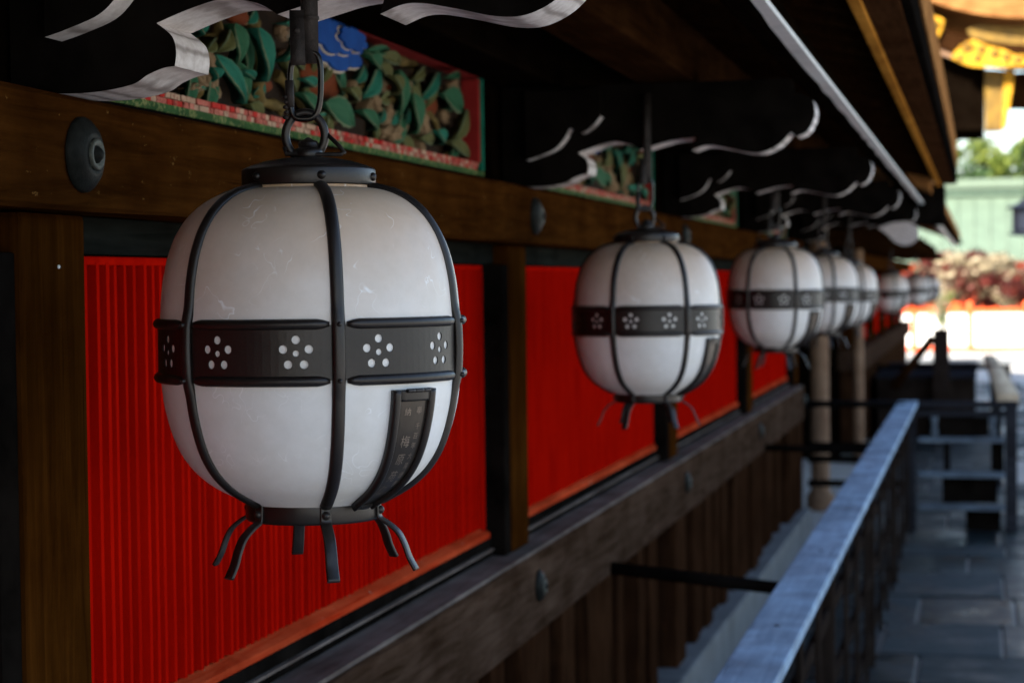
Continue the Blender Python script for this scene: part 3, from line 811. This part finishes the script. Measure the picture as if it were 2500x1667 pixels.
    def strip(x0, x1, za, zb_, o0, o1, nx=4, nz_=28, rnd=0.0):
        mb = MB(); vs = []; fs = []; 
        for i in range(nz_ + 1):
            z = za + (zb_ - za) * i / nz_
            for j in range(nx + 1):
                x = x0 + (x1 - x0) * j / nx; e = abs(2 * j / nx - 1)
                vs.append(on_plate(x, z, o1 - rnd * e ** 3))
            for j in range(nx, -1, -1):
                x = x0 + (x1 - x0) * j / nx; vs.append(on_plate(x, z, o0))
        m = 2 * (nx + 1)
        for i in range(nz_):
            for j in range(m): fs.append((i * m + j, i * m + (j + 1) % m, (i + 1) * m + (j + 1) % m, (i + 1) * m + j))
        mb.add(vs, fs, 0, True); mb.add(vs[:m], [tuple(range(m))]); mb.add(vs[-m:], [tuple(range(m))[::-1]])
        return up_(mb)
    plate = strip(-hw_ + .006, hw_ - .006, -.056, -.181, .001, .0042, 6).build('name_plate', M['bronzelight'], root, True)
    for x0, x1 in ((-hw_, -hw_ + .0105), (hw_ - .0105, hw_)):
        strip(x0, x1, -.046, -.1825, .0008, .0098, 6, 28, .004).build('plate_border', M['bronze'], plate, True)
    strip(-hw_ + .0085, hw_ - .0085, -.0462, -.0585, .0008, .0092, 6, 5, .002).build('plate_border', M['bronze'], plate, True)
    strip(-hw_ + .0085, hw_ - .0085, -.1795, -.1825, .0008, .0085, 6, 3, .002).build('plate_border', M['bronze'], plate, True)
    mb = MB()
    for s0, s1 in ((-.0165, -.0065), (-.006, .006), (.0065, .0165)):
        mb.sweep([on_plate(s0 + (s1 - s0) * q / 4, -.0465, .0105) for q in range(5)], .0024, 10)
    up_(mb).build('hinge', M['bronze'], plate, True)
    # engraved lettering
    def glyph(ch, size, sx, sz):
        cu = bpy.data.curves.new('glyph', 'FONT'); cu.body = ch; cu.size = size; cu.align_x = 'CENTER'; cu.align_y = 'CENTER'; cu.resolution_u = 2
        ob = bpy.data.objects.new('glyph', cu); COL.objects.link(ob)
        dg = bpy.context.evaluated_depsgraph_get(); me_ = bpy.data.meshes.new_from_object(ob.evaluated_get(dg))
        vs = [on_plate(sx + p.co.x, sz + p.co.y, .0047) for p in me_.vertices]; fs = [tuple(p.vertices) for p in me_.polygons]
        bpy.data.objects.remove(ob); bpy.data.curves.remove(cu); bpy.data.meshes.remove(me_)
        return vs, fs
    mb = MB()
    for ch, sz_, sx, z in (('納', .0095, -.0085, -.0715), ('奉', .0095, .0085, -.0705), ('千', .0078, .0095, -.0885), ('百', .0078, .0095, -.0995), ('年', .0078, .0095, -.1105), ('大', .0078, .0095, -.1225),
                           ('萬', .0078, .0095, -.1335), ('燈', .0078, .0095, -.1445), ('祭', .0078, .0095, -.1545),
                           ('梅', .0145, -.0055, -.106), ('原', .0135, -.0055, -.126), ('苑', .0135, -.0055, -.1455), ('仁', .0125, -.0055, -.162)):
        vs, fs = glyph(ch, sz_, sx, z); mb.add(vs, fs)
    up_(mb).build('inscription', M['letter'], plate, True, fixn=False)
    # hanging hardware: knob, ring, snap hook, strap, rod
    mb = MB(); mb.lathe([(.0165, .2255), (.0175, .2275), (.0170, .2345), (.0145, .2365), (.0118, .2375), (.0122, .2425), (.0105, .2455), (.006, .2468), (.003, .249), (.0003, .250)], 32)
    bld(up_(mb), 'knob', M['bronze'], cap)
    ca = radians(28.6)     # the ring faces the court
    def tilt(p):           # turn hardware so that its plane roughly faces the court side
        x, y_, z = p; return (x * cos(-.28) - y_ * sin(-.28), x * sin(-.28) + y_ * cos(-.28), z)
    mb = MB(); mb.sweep([tilt((.0235 * cos(2 * pi * i / 40) - .004, .004, .2525 + .0275 * sin(2 * pi * i / 40))) for i in range(40)], .0052, 12, closed=True, up=(0, 1, 0)); bld(up_(mb), 'hanging_ring', M['bronze'])
    # wire triangle lying behind the ring
    mb = MB(); mb.sweep([tilt(p) for p in ((-.028, -.006, .238), (-.026, -.008, .230), (.0, -.012, .2285), (.040, -.012, .2285), (.044, -.010, .2305), (.038, -.004, .2385), (.014, .008, .262))], .0026, 8, up=(0, 1, 0)); bld(up_(mb), 'wire_link', M['iron'])
    # snap hook (carabiner)
    link_ = []
    for i in range(48):
        t = 2 * pi * i / 48; cx, sx_ = cos(t), sin(t)
        link_.append(tilt((.0185 * (abs(cx) ** .55) * (1 if cx > 0 else -1) - .0025 + .002 * sx_, 0, .312 + .040 * (abs(sx_) ** .7) * (1 if sx_ > 0 else -1))))
    mb = MB(); mb.sweep(link_, .0037, 10, closed=True, up=(0, 1, 0)); hook = bld(up_(mb), 'snap_hook', M['steel'])
    mb = MB(); mb.sweep([tilt((-.0212, 0, .286)), tilt((-.0215, 0, .300)), tilt((-.0218, 0, .318))], [.0052, .0056, .0052], 12); bld(up_(mb), 'gate_sleeve', M['iron'], hook)
    mb = MB()
    for q in range(5): mb.lathe([(.0002, -.003), (.0034, -.0015), (.0034, .0015), (.0002, .003)], 8, tilt((-.0262 + .001 * (q % 2), -.002, .298 - .006 * q)))
    bld(up_(mb), 'safety_chain', M['iron'], hook)
    # riveted strap plates and the rod up to the bracket arm
    mb = MB(); mb.sweep([tilt((-.0095, -.010, .335)), tilt((-.0098, -.010, .345)), tilt((-.0105, -.0095, .40))], [.0085, .0085, .0085], sect=[(-1, -.3), (-1, .3), (1, .3), (1, -.3)], up=(0, 1, 0))
    mb.lathe([(.0042, 0), (.004, -.0018), (.002, -.003), (.0003, -.0032)], 12, tilt((-.0105, -.0123, .376)), 0, 'Y')
    bld(up_(mb), 'strap', M['iron'])
    mb = MB(); mb.sweep([tilt((.004, .0, .338)), tilt((.0035, 0, .40)), tilt((.004, 0, .47)), tilt((.004, 0, .56))], [.0095, .0098, .0092, .0095], sect=[(-1, -.45), (-1, .45), (1, .45), (1, -.45)], up=(0, 1, 0))
    mb.lathe([(.0112, -.002), (.0118, 0), (.0112, .002)], 12, tilt((.004, 0, .392)))
    bld(up_(mb), 'hanger', M['iron'])
    return root

LZ = -.074
GRP = 'white lanterns hung in a row under the eaves'
L1 = lantern('hanging_lantern', 'nearest large white lantern in sharp focus, with pierced bronze band and inscribed plate', GRP)
def put(o, x, y_, z, rot):
    o.scale = (.953,) * 3; o.location = (x, y_, z - FZ * .953); o.rotation_euler = (radians(sin(rot * 3.1) * 1.1 if rot != 28.6 else 0), radians(cos(rot * 2.3) * .9 if rot != 28.6 else 0), radians(rot))

def px_on(u, v, Y):        # d-pixels (2352 wide) -> point at wall distance Y
    u *= 2500 / 2352; v *= 2500 / 2352
    d = R_ * ((u - 1250) / F_PX) - U_ * ((v - 833.5) / F_PX) + FW
    return d * (Y / d.y)
SPOTS = [(715, 795, 2.165, 28.6, None),
         (1487, 733, 4.685, 41.6, 'white lantern second from the front, before the second red panel'),
         (1780, 685, 7.30, 30.6, 'white lantern third from the front, before the third red panel'),
         (1890, 677, 9.73, 22, 'white lantern fourth from the front, half hidden behind the third'),
         (1948, 677, 12.25, 35, 'white lantern fifth from the front, last one before the round porch columns'),
         (2049, 674, 19.7, 15, 'first small white lantern on the far side hall, past the porch columns'),
         (2105, 668, 25.5, 50, 'middle one of the three far white lanterns on the side hall'),
         (2135, 664, 30.5, 10, 'farthest and smallest white lantern of the row, on the side hall')]
for u, v, Y, rot, lab in SPOTS:
    c = copy_tree(L1) if lab else L1
    if lab: c['label'] = lab
    p = px_on(u, v, Y); put(c, p.x, Y, p.z, rot)

# ------------------------------------------------------------------ fence along the veranda
fence = empty('wooden_fence', (-.47, 8, GZ), 'low dark wooden fence with pale weathered top rail running beside the hall', 'fence')
FX0, FX1, FZT = -.525, -.402, -.800
y = 1.2
for a, b in ((1.2, 4.35), (4.353, 8.75), (8.753, 13.2)):
    MB().bbox(FX0, FX1, a, b, FZT - .030, FZT, .005).build('top_rail', M['rail'], fence)
for zz in (-.862, -1.035, -1.27, -1.52):
    MB().bbox(-.474, -.456, 1.2, 13.18, zz - .022, zz + .022, .003).build('fence_rail', M['raildark'], fence)
yy = 1.45
i = 0
while yy < 13.1:
    if i % 4 == 0: MB().bbox(-.485, -.445, yy, yy + .06, GZ, FZT - .031, .005).build('fence_post', M['raildark'], fence)
    else: MB().bbox(-.4555, -.442, yy, yy + .07, -1.60, FZT - .031, .003).build('baluster', M['raildark'], fence)
    yy += .59; i += 1
for p, q in (((-1.10, 5.745, -.838), (-.47, 5.745, -.900)), ((-1.10, 10.05, -.845), (-.47, 10.05, -.862)), ((-1.10, 12.87, -.80), (-.47, 12.87, -.806))):
    mb = MB(); mb.sweep([p, q], .022, sect=[(-1, -.7), (-1, .7), (1, .7), (1, -.7)]); mb.build('cross_bar', M['black'], fence)
# nail heads on the top rail
for yy in (4.6, 5.9, 7.2, 8.5, 9.8):
    mb = MB(); mb.lathe([(.008, -.001), (.0075, .0012), (.0002, .0016)], 12, (-.462, yy, FZT)); mb.build('nail', M['iron'], fence)

# barrier across the end of the walk
bar = empty('end_barrier', (-.15, 13.3, GZ), 'dark barrier of stacked horizontal rails closing the end of the walkway', 'barrier')
MB().bbox(-1.13, .235, 13.22, 13.30, -.846, -.806, .006).build('top_rail', M['raildx'], bar)
MB().bbox(-.50, .225, 13.235, 13.285, -.905, -.868, .006).build('rail', M['raildx'], bar)
for z in (-1.053, -1.28, -1.492): MB().bbox(-.40, .149, 13.17, 13.30, z - .016, z + .012, .005).build('rail', M['railmid'], bar)
for x0, x1 in ((.15, .225), (-.50, -.42)): MB().bbox(x0, x1, 13.21, 13.295, GZ, -.807, .006).build('post', M['raildx'], bar)
for x in (-.30, .07):
    mb = MB(); mb.lathe([(.015, -1.04), (.030, -1.02), (.016, -.96), (.026, -.92), (.026, -.905)], 16, (x, 13.26, 0)); mb.build('baluster', M['railmid'], bar)
MB().bbox(-.27, .045, 13.262, 13.285, -1.035, -.91, .003).build('panel', M['black'], bar)
for z0, z1, x0, x1 in ((-1.26, -1.075, -.24, -.20), (-1.26, -1.075, .06, .14), (-1.47, -1.30, -.25, .10), (-1.66, -1.51, -.1, .12)):
    MB().bbox(x0, x1, 13.27, 13.29, z0, z1, .003).build('panel', M['black'], bar)
for z in (-1.10, -1.19, -1.35): MB().bbox(-1.12, -.51, 13.24, 13.28, z - .022, z + .022, .005).build('rail', M['black'], bar)

# handrail running on into the sun from the barrier's corner
hr = empty('sunlit_handrail', (.2, 20, GZ), 'pale handrail on posts leading from the barrier corner into the sun', 'handrail')
mb = MB(); mb.sweep([(.170, 13.36, -.80), (.14, 20, -.92), (.10, 27, -1.06)], .07, sect=[(-1, -.5), (-1, .5), (1, .5), (1, -.5)]); mb.build('rail', M['palewood'], hr)
for yy in (16, 20, 24, 26.9): MB().bbox(.115, .155, yy, yy + .05, GZ, -.80 - (yy - 13.36) * .0192 - .03, .005).build('post', M['raildx'], hr)
# stair newel with sloping rail, seen dark against the court
nw = empty('stair_newel', (-.5, 20.5, GZ), 'dark stair post with a sloping rail leaning against it, before the bright court', 'stair rail')
p0 = px_on(2152, 752, 20.5); 
MB().bbox(-.47, -.31, 20.42, 20.58, GZ, -.52, .01).build('post', M['raildark'], nw)
mb = MB(); mb.sweep([(-.86, 20.3, -1.10), (-.47, 20.4, -.60)], .045, sect=[(-1, -.8), (-1, .8), (1, .8), (1, -.8)], up=(0, 1, 0)); mb.build('sloping_rail', M['soffit'], nw)
MB().bbox(-1.05, .29, 20.60, 20.66, -.935, -.885, .006).build('rail', M['black'], nw)
ld = empty('wooden_landing', (-.5, 22, GZ), 'low dark wooden landing of planks beyond the barrier, under the stair post', 'landing')
for k in range(9): MB().bbox(-1.05, -.045, 20.67 + .36 * k, 21.02 + .36 * k, -1.03, -.995, .004).build('plank', M['raildx'], ld)
MB().box(-1.03, -.06, 20.70, 23.85, GZ, -1.031).build('base', M['raildark'], ld)
MB().bbox(.24, .29, 20.60, 20.65, GZ, -.884, .006).build('post', M['raildark'], nw)

# ------------------------------------------------------------------ porch columns and the side hall farther on
wing = empty('side_hall', (-1.4, 24, GZ), 'far dark side hall beyond the porch columns, with red panels and brown beams', 'shrine hall')
MB().box(-12, -2.6, 12.45, 18.6, GZ, 1.2).build('recess_wall', M['darkwood'], wing)
MB().box(-9, -1.30, 18.62, 31.5, GZ, 1.6).build('wall', M['darkwood'], wing)
MB().box(-2.55, -1.46, 12.42, 12.46, GZ, .9).build('recess_wall', M['darkwood'], wing)
MB().bbox(-1.30, -1.06, 18.7, 31.5, -.86, -.66, .01).build('lower_beam', M['lowbeam'], wing)
MB().bbox(-1.30, -1.06, 18.7, 31.5, .095, .23, .01).build('upper_beam', M['beam'], wing)
for k in range(5):
    yy = 18.75 + S * k
    MB().bbox(-1.299, -1.10, yy, yy + .2, -.658, .094, .008).build('post', M['post'], wing)
    MB().box(-1.29, -1.17, yy + .25, yy + S - .05, -.62, .03).build('red_panel', M['red'], wing)
MB().bbox(-1.28, -1.12, 18.7, 31.5, -1.6, -.87, .01).build('base_wall', M['board'], wing)
mb = MB(); mb.prism([(-.30, .53), (-.30, .66), (-3.2, 2.6), (-6, 5.6), (-9.5, 2.0), (-9.5, 1.62), (-1.3, .9)], 12.405, 31.5, 0); mb.build('roof', M['bark'], wing)
MB().bbox(-.40, -.365, 13.5, 31.5, .465, .528, .005).build('eave_strip', M['whitestrip'], wing)
MB().bbox(-.36, -.27, 13.5, 31.5, .50, .525, .005).build('eave_board', M['soffit'], wing)
for x, y_, r, lab in ((-1.135, 14.5, .068, 0), (-1.075, 18.2, .045, 0)):
    mb = MB(); mb.lathe([(r * 1.5, GZ), (r * 1.5, GZ + .10), (r * 1.05, GZ + .14), (r, GZ + .2), (r * .98, .40)], 28, (x, y_, 0)); mb.build('porch_column', M['column'], wing)
# dark bracket clutter under the far eaves
for k in range(9):
    yy = 13.9 + k * 2.1
    MB().bbox(-1.2, -.55, yy, yy + .16, .26, .34, .01).build('bracket', M['soffit'], wing)
    MB().bbox(-.80, -.66, yy - .1, yy + .25, .345, .47, .01).build('bracket', M['soffit'], wing)

# ------------------------------------------------------------------ porch gable with gilded fittings
por = empty('porch_gable', (-.2, 23, GZ), 'curved porch gable with gilded fittings and a bark roof edge, top right', 'porch roof')
def band_curve(pts, th, y0, y1, mat, name, par=por):
    up2 = [(x, z + th) for x, z in pts[::-1]]
    mb = MB(); mb.prism(list(pts) + up2, y0, y1, 0); return mb.build(name, mat, par)
edge = catmull([(-2.4, 4.6), (-1.6, 3.85), (-1.0, 3.30), (-.55, 2.985), (-.15, 2.835), (.2, 2.765), (.46, 2.74), (.9, 2.735), (1.5, 2.80)], 5)
band_curve(edge, .10, 21.9, 24.5, M['bark'], 'roof_edge')
up_edge = [(x, z + .101) for x, z in edge]
band_curve(up_edge, .42, 22.0, 24.5, M['bark'], 'roof')
bb = catmull([(-2.3, 4.0), (-1.6, 3.3), (-1.0, 2.83), (-.60, 2.56), (-.30, 2.42), (.05, 2.32), (.45, 2.26), (.9, 2.25), (1.4, 2.30)], 5)
band_curve(bb, .21, 22.02, 22.10, M['soffit'], 'bargeboard')
band_curve([(x, z - .062) for x, z in bb], .06, 22.05, 22.12, M['column'], 'bargeboard_lip')
def plaque(pts, y0, y1, mat, name):
    mb = MB(); mb.prism(catmull(pts + [pts[0]], 3)[:-1], y0, y1, 0); return mb.build(name, mat, por)
plaque([(-.66, 2.95), (-.57, 2.92), (-.50, 2.82), (-.44, 2.80), (-.37, 2.75), (-.40, 2.64), (-.46, 2.55), (-.56, 2.53), (-.63, 2.66)], 21.97, 22.02, M['gold'], 'gilded_fitting')
plaque([(-.30, 2.35), (-.22, 2.45), (-.10, 2.53), (-.03, 2.52), (.10, 2.46), (.25, 2.42), (.36, 2.36), (.46, 2.35), (.47, 2.24), (.2, 2.235), (-.1, 2.255)], 21.96, 22.015, M['gold'], 'gilded_fitting')
for gx, gz, gr in ((-.55, 2.86, .05), (-.47, 2.70, .06), (-.56, 2.62, .045), (-.12, 2.44, .06), (.02, 2.42, .05), (-.02, 2.33, .04), (.16, 2.37, .05), (.28, 2.33, .04), (.40, 2.30, .035), (-.2, 2.34, .035)):
    mb = MB(); mb.sweep([(gx + gr * (1 - q / 22) * cos(q * .62), 21.955, gz + gr * (1 - q / 22) * sin(q * .62)) for q in range(20)], .011, 6, up=(0, 1, 0)); mb.build('gilded_scroll', M['goldold'], por)
plaque([(-.13, 2.66), (.0, 2.70), (.3, 2.67), (.62, 2.65), (.62, 2.42), (.4, 2.40), (.25, 2.46), (.08, 2.52), (-.06, 2.56)], 22.115, 22.17, M['goldold'], 'gable_carving')
mb = MB(); mb.prism([(-2.2, 1.62), (.05, 1.60), (.06, 2.38), (-.3, 2.50), (-.8, 2.78), (-2.2, 3.85)], 22.3, 24, 0); mb.build('dark_gable_wall', M['darkwood'], por)
mb = MB(); mb.prism([(.055, 1.58), (.23, 1.585), (.26, 2.22), (.055, 2.24)], 22.2, 22.5, 0); mb.build('gilded_bracket', M['goldold'], por)
mb = MB(); mb.prism([(.232, 1.585), (.285, 1.62), (.37, 2.21), (.262, 2.22)], 22.15, 22.45, 0); mb.build('gilded_bracket', M['gold'], por)
mb = MB(); mb.prism([(.10, 1.86), (1.4, 1.82), (1.4, 2.24), (.10, 2.22)], 22.52, 22.9, 0); mb.build('tie_beam', M['soffit'], por)
for x in (1.1, -2.1):
    mb = MB(); mb.lathe([(.26, GZ), (.26, GZ + .2), (.15, GZ + .3), (.14, 1.95)], 24, (x, 22.5, 0)); mb.build('porch_column', M['column'], por)
# dark bronze lantern hung from the tie beam
dl = empty('bronze_lantern', (.49, 22.4, .4), 'dark blue bronze eave lantern at the right edge, before the pale roof', 'lantern')
mb = MB(); mb.lathe([(.0005, .86), (.05, .84), (.10, .79), (.215, .755), (.21, .735), (.15, .73)], 6, (.49, 22.4, 0), smooth=False); mb.build('roof', M['navy'], dl)
mb = MB(); mb.lathe([(.15, .73), (.155, .50), (.13, .49)], 6, (.49, 22.4, 0), smooth=False); mb.build('body', M['navy'], dl)
mb = MB(); mb.lathe([(.13, .49), (.185, .475), (.185, .45), (.10, .44), (.0005, .435)], 6, (.49, 22.4, 0), smooth=False); mb.build('base', M['navy'], dl)
mb = MB(); mb.sweep([(.49, 22.4, .85), (.49, 22.45, 1.4), (.49, 22.56, 1.86)], .012, 6); mb.build('chain', M['iron'], dl)

# ------------------------------------------------------------------ bright court beyond: vermilion fence, blossoms, copper roof, trees
tam = empty('vermilion_fence', (0, 46, GZ), 'low vermilion fence with white panels standing in the sunlit court', 'fence')
FY = 46.0
for k in range(-4, 6):
    x = -.235 + 1.24 * k
    MB().bbox(x - .06, x + .06, FY - .06, FY + .06, GZ, -.72, .01).build('post', M['vermilion'], tam)
    mb = MB(); mb.lathe([(.05, -.72), (.075, -.69), (.085, -.64), (.05, -.57), (.0005, -.53)], 14, (x, FY, 0)); mb.build('post_knob', M['vermilion'], tam)
    MB().box(x + .061, x + 1.179, FY - .02, FY + .02, GZ + .12, -.80).build('white_panel', M['plaster'], tam)
MB().bbox(-5.3, 6.5, FY - .075, FY + .075, -.795, -.722, .008).build('top_rail', M['vermilion'], tam)
MB().bbox(-5.3, 6.5, FY - .05, FY + .05, GZ + .02, GZ + .115, .008).build('bottom_rail', M['vermilion'], tam)
# paved kerb before the fence
MB().bbox(-12, 14, 39.0, 39.5, GZ - .05, GZ + .10, .02).build('kerb', M['stone'], ground)

def cards(c, rad, n, size, mat, name, par, seed, shell=.55, clump=9):
    rnd = random.Random(seed); mb = MB(); vs = []; fs = []
    cl = []
    for _ in range(clump):
        d = Vector((rnd.gauss(0, 1), rnd.gauss(0, 1), rnd.gauss(0, 1))).normalized() * rnd.uniform(.35, .85)
        cl.append((Vector((d.x * rad[0], d.y * rad[1], d.z * rad[2])), rnd.uniform(.25, .45)))
    for _ in range(n):
        q, s = rnd.choice(cl)
        d = Vector((rnd.gauss(0, 1), rnd.gauss(0, 1), rnd.gauss(0, 1))).normalized() * (rnd.random() ** .5)
        p = Vector(c) + q + Vector((d.x * rad[0] * s, d.y * rad[1] * s, d.z * rad[2] * s))
        a = Vector((rnd.gauss(0, 1), rnd.gauss(0, 1), rnd.gauss(0, 1))).normalized(); b = a.orthogonal().normalized()
        k = size * rnd.uniform(.6, 1.3); i = len(vs)
        vs += [p - a * k, p + b * k * .45, p + a * k, p - b * k * .45]; fs.append((i, i + 1, i + 2, i + 3))
    mb.add(vs, fs); return mb.build(name, mat, par, fixn=False)
def tree(name, x, y_, h, rad, mats, n, size, label, cat, seed, trunk=.12, group=None):
    rnd = random.Random(seed)
    t = empty(name, (x, y_, GZ), label, cat, group)
    zc = GZ + h - rad[2]
    pts = [(x, y_, GZ), (x + rnd.uniform(-.1, .1), y_, GZ + h * .25), (x + rnd.uniform(-.2, .2), y_ + .1, zc)]
    mb = MB(); mb.sweep(catmull(pts, 5), [trunk * (1 - .6 * i / 10) for i in range(11)], 8); tr = mb.build('trunk', M['trunk'], t)
    for k in range(6):
        a = rnd.uniform(0, 6.28); e = (x + cos(a) * rad[0] * .7, y_ + sin(a) * rad[1] * .7, zc + rnd.uniform(-.3, .6) * rad[2])
        mb = MB(); mb.sweep(catmull([(x, y_, GZ + h * rnd.uniform(.2, .5)), ((x + e[0]) / 2, (y_ + e[1]) / 2, (zc + e[2]) / 2 - .05), e], 4), [trunk * .5 * (1 - .8 * i / 8) for i in range(9)], 6); mb.build('limb', M['trunk'], tr)
    for i, (mt, fr) in enumerate(mats): cards((x, y_, zc), rad, int(n * fr), size, M[mt], 'crown', t, seed + 10 + i, clump=14)
    return t
tree('plum_tree', -.15, 49.5, 2.35, (1.25, .8, .68), [('blossom', .75), ('redleaf', .35)], 3000, .10, 'low plum tree in cream blossom behind the vermilion fence, left of the red shrub', 'tree', 31, .06)
tree('plum_tree', 1.3, 48.8, 2.2, (1.0, .8, .65), [('blossom', .5), ('redleaf', .6)], 2600, .10, 'blossoming plum tree behind the fence at the right edge', 'tree', 41, .06)
tree('red_shrub', .55, 51.5, 2.0, (1.0, .7, .6), [('redleaf', 1.0)], 2400, .10, 'red brown leafed shrub between the plum trees', 'shrub', 51, .05)
tree('red_shrub', -1.0, 52.5, 2.3, (.9, .7, .6), [('redleaf', .8), ('blossom', .2)], 2200, .10, 'red brown shrub left of the plum trees, below the dark eaves', 'shrub', 61, .05)
# bare little tree before the fence
tree('young_plum', -.85, 44.2, 1.55, (.35, .3, .5), [('blossom', .6), ('green', .3)], 700, .05, 'small young plum tree standing before the white fence panels', 'tree', 71, .025)

cb = empty('copper_roofed_hall', (0, 62, GZ), 'hall with a broad pale green copper roof behind the blossoms', 'building')
MB().box(-9, 12, 61.5, 68, GZ, .6).build('wall', M['vermilion'], cb)
mb = MB(); mb.prism([(60.0, .42), (60.0, .60), (63.5, 2.52), (64.2, 2.52), (67.5, .6), (67.5, .42)], -9.5, 12.5, 0, axis='X'); mb.build('roof', M['copper'], cb)
for k in range(45):
    x = -9.3 + .48 * k
    mb = MB(); mb.sweep([(x, 60.0, .615), (x, 63.4, 2.49)], .014, sect=[(-1, -.3), (-1, .8), (1, .8), (1, -.3)]); mb.build('roof_seam', M['copper'], cb)
MB().bbox(-9.6, 12.6, 63.3, 64.4, 2.50, 2.72, .03).build('ridge', M['copperdk'], cb)
MB().bbox(-9.7, 12.7, 63.2, 64.5, 2.722, 3.02, .03).build('ridge_cap', M['copper'], cb)
for k in range(8): MB().bbox(-8 + 2.4 * k, -7.8 + 2.4 * k, 61.3, 61.5, GZ, .6, .01).build('post', M['vermilion'], cb)

tree('green_tree', -.9, 76, 7.3, (2.1, 1.6, 1.7), [('green', .8), ('dkgreen', .3)], 9000, .12, 'yellow green tree above the copper roof, next to the dark eave', 'tree', 81, .2)
tree('green_tree', 2.2, 78, 7.2, (1.7, 1.6, 1.6), [('green', .9), ('dkgreen', .2)], 7000, .12, 'yellow green tree at the right edge above the copper roof', 'tree', 91, .2)
tree('evergreen_tree', .6, 84, 6.6, (1.5, 1.4, 1.5), [('dkgreen', 1.0)], 6000, .12, 'darker evergreen between the two yellow green trees', 'tree', 101, .2)

# lift everything so that the court lies at height zero
for o in list(SC.objects):
    if o.parent is None:
        if o is cam:
            mw = cam.matrix_world.copy(); mw.translation.z += EYE; cam.matrix_world = mw
        else: o.location.z += EYE
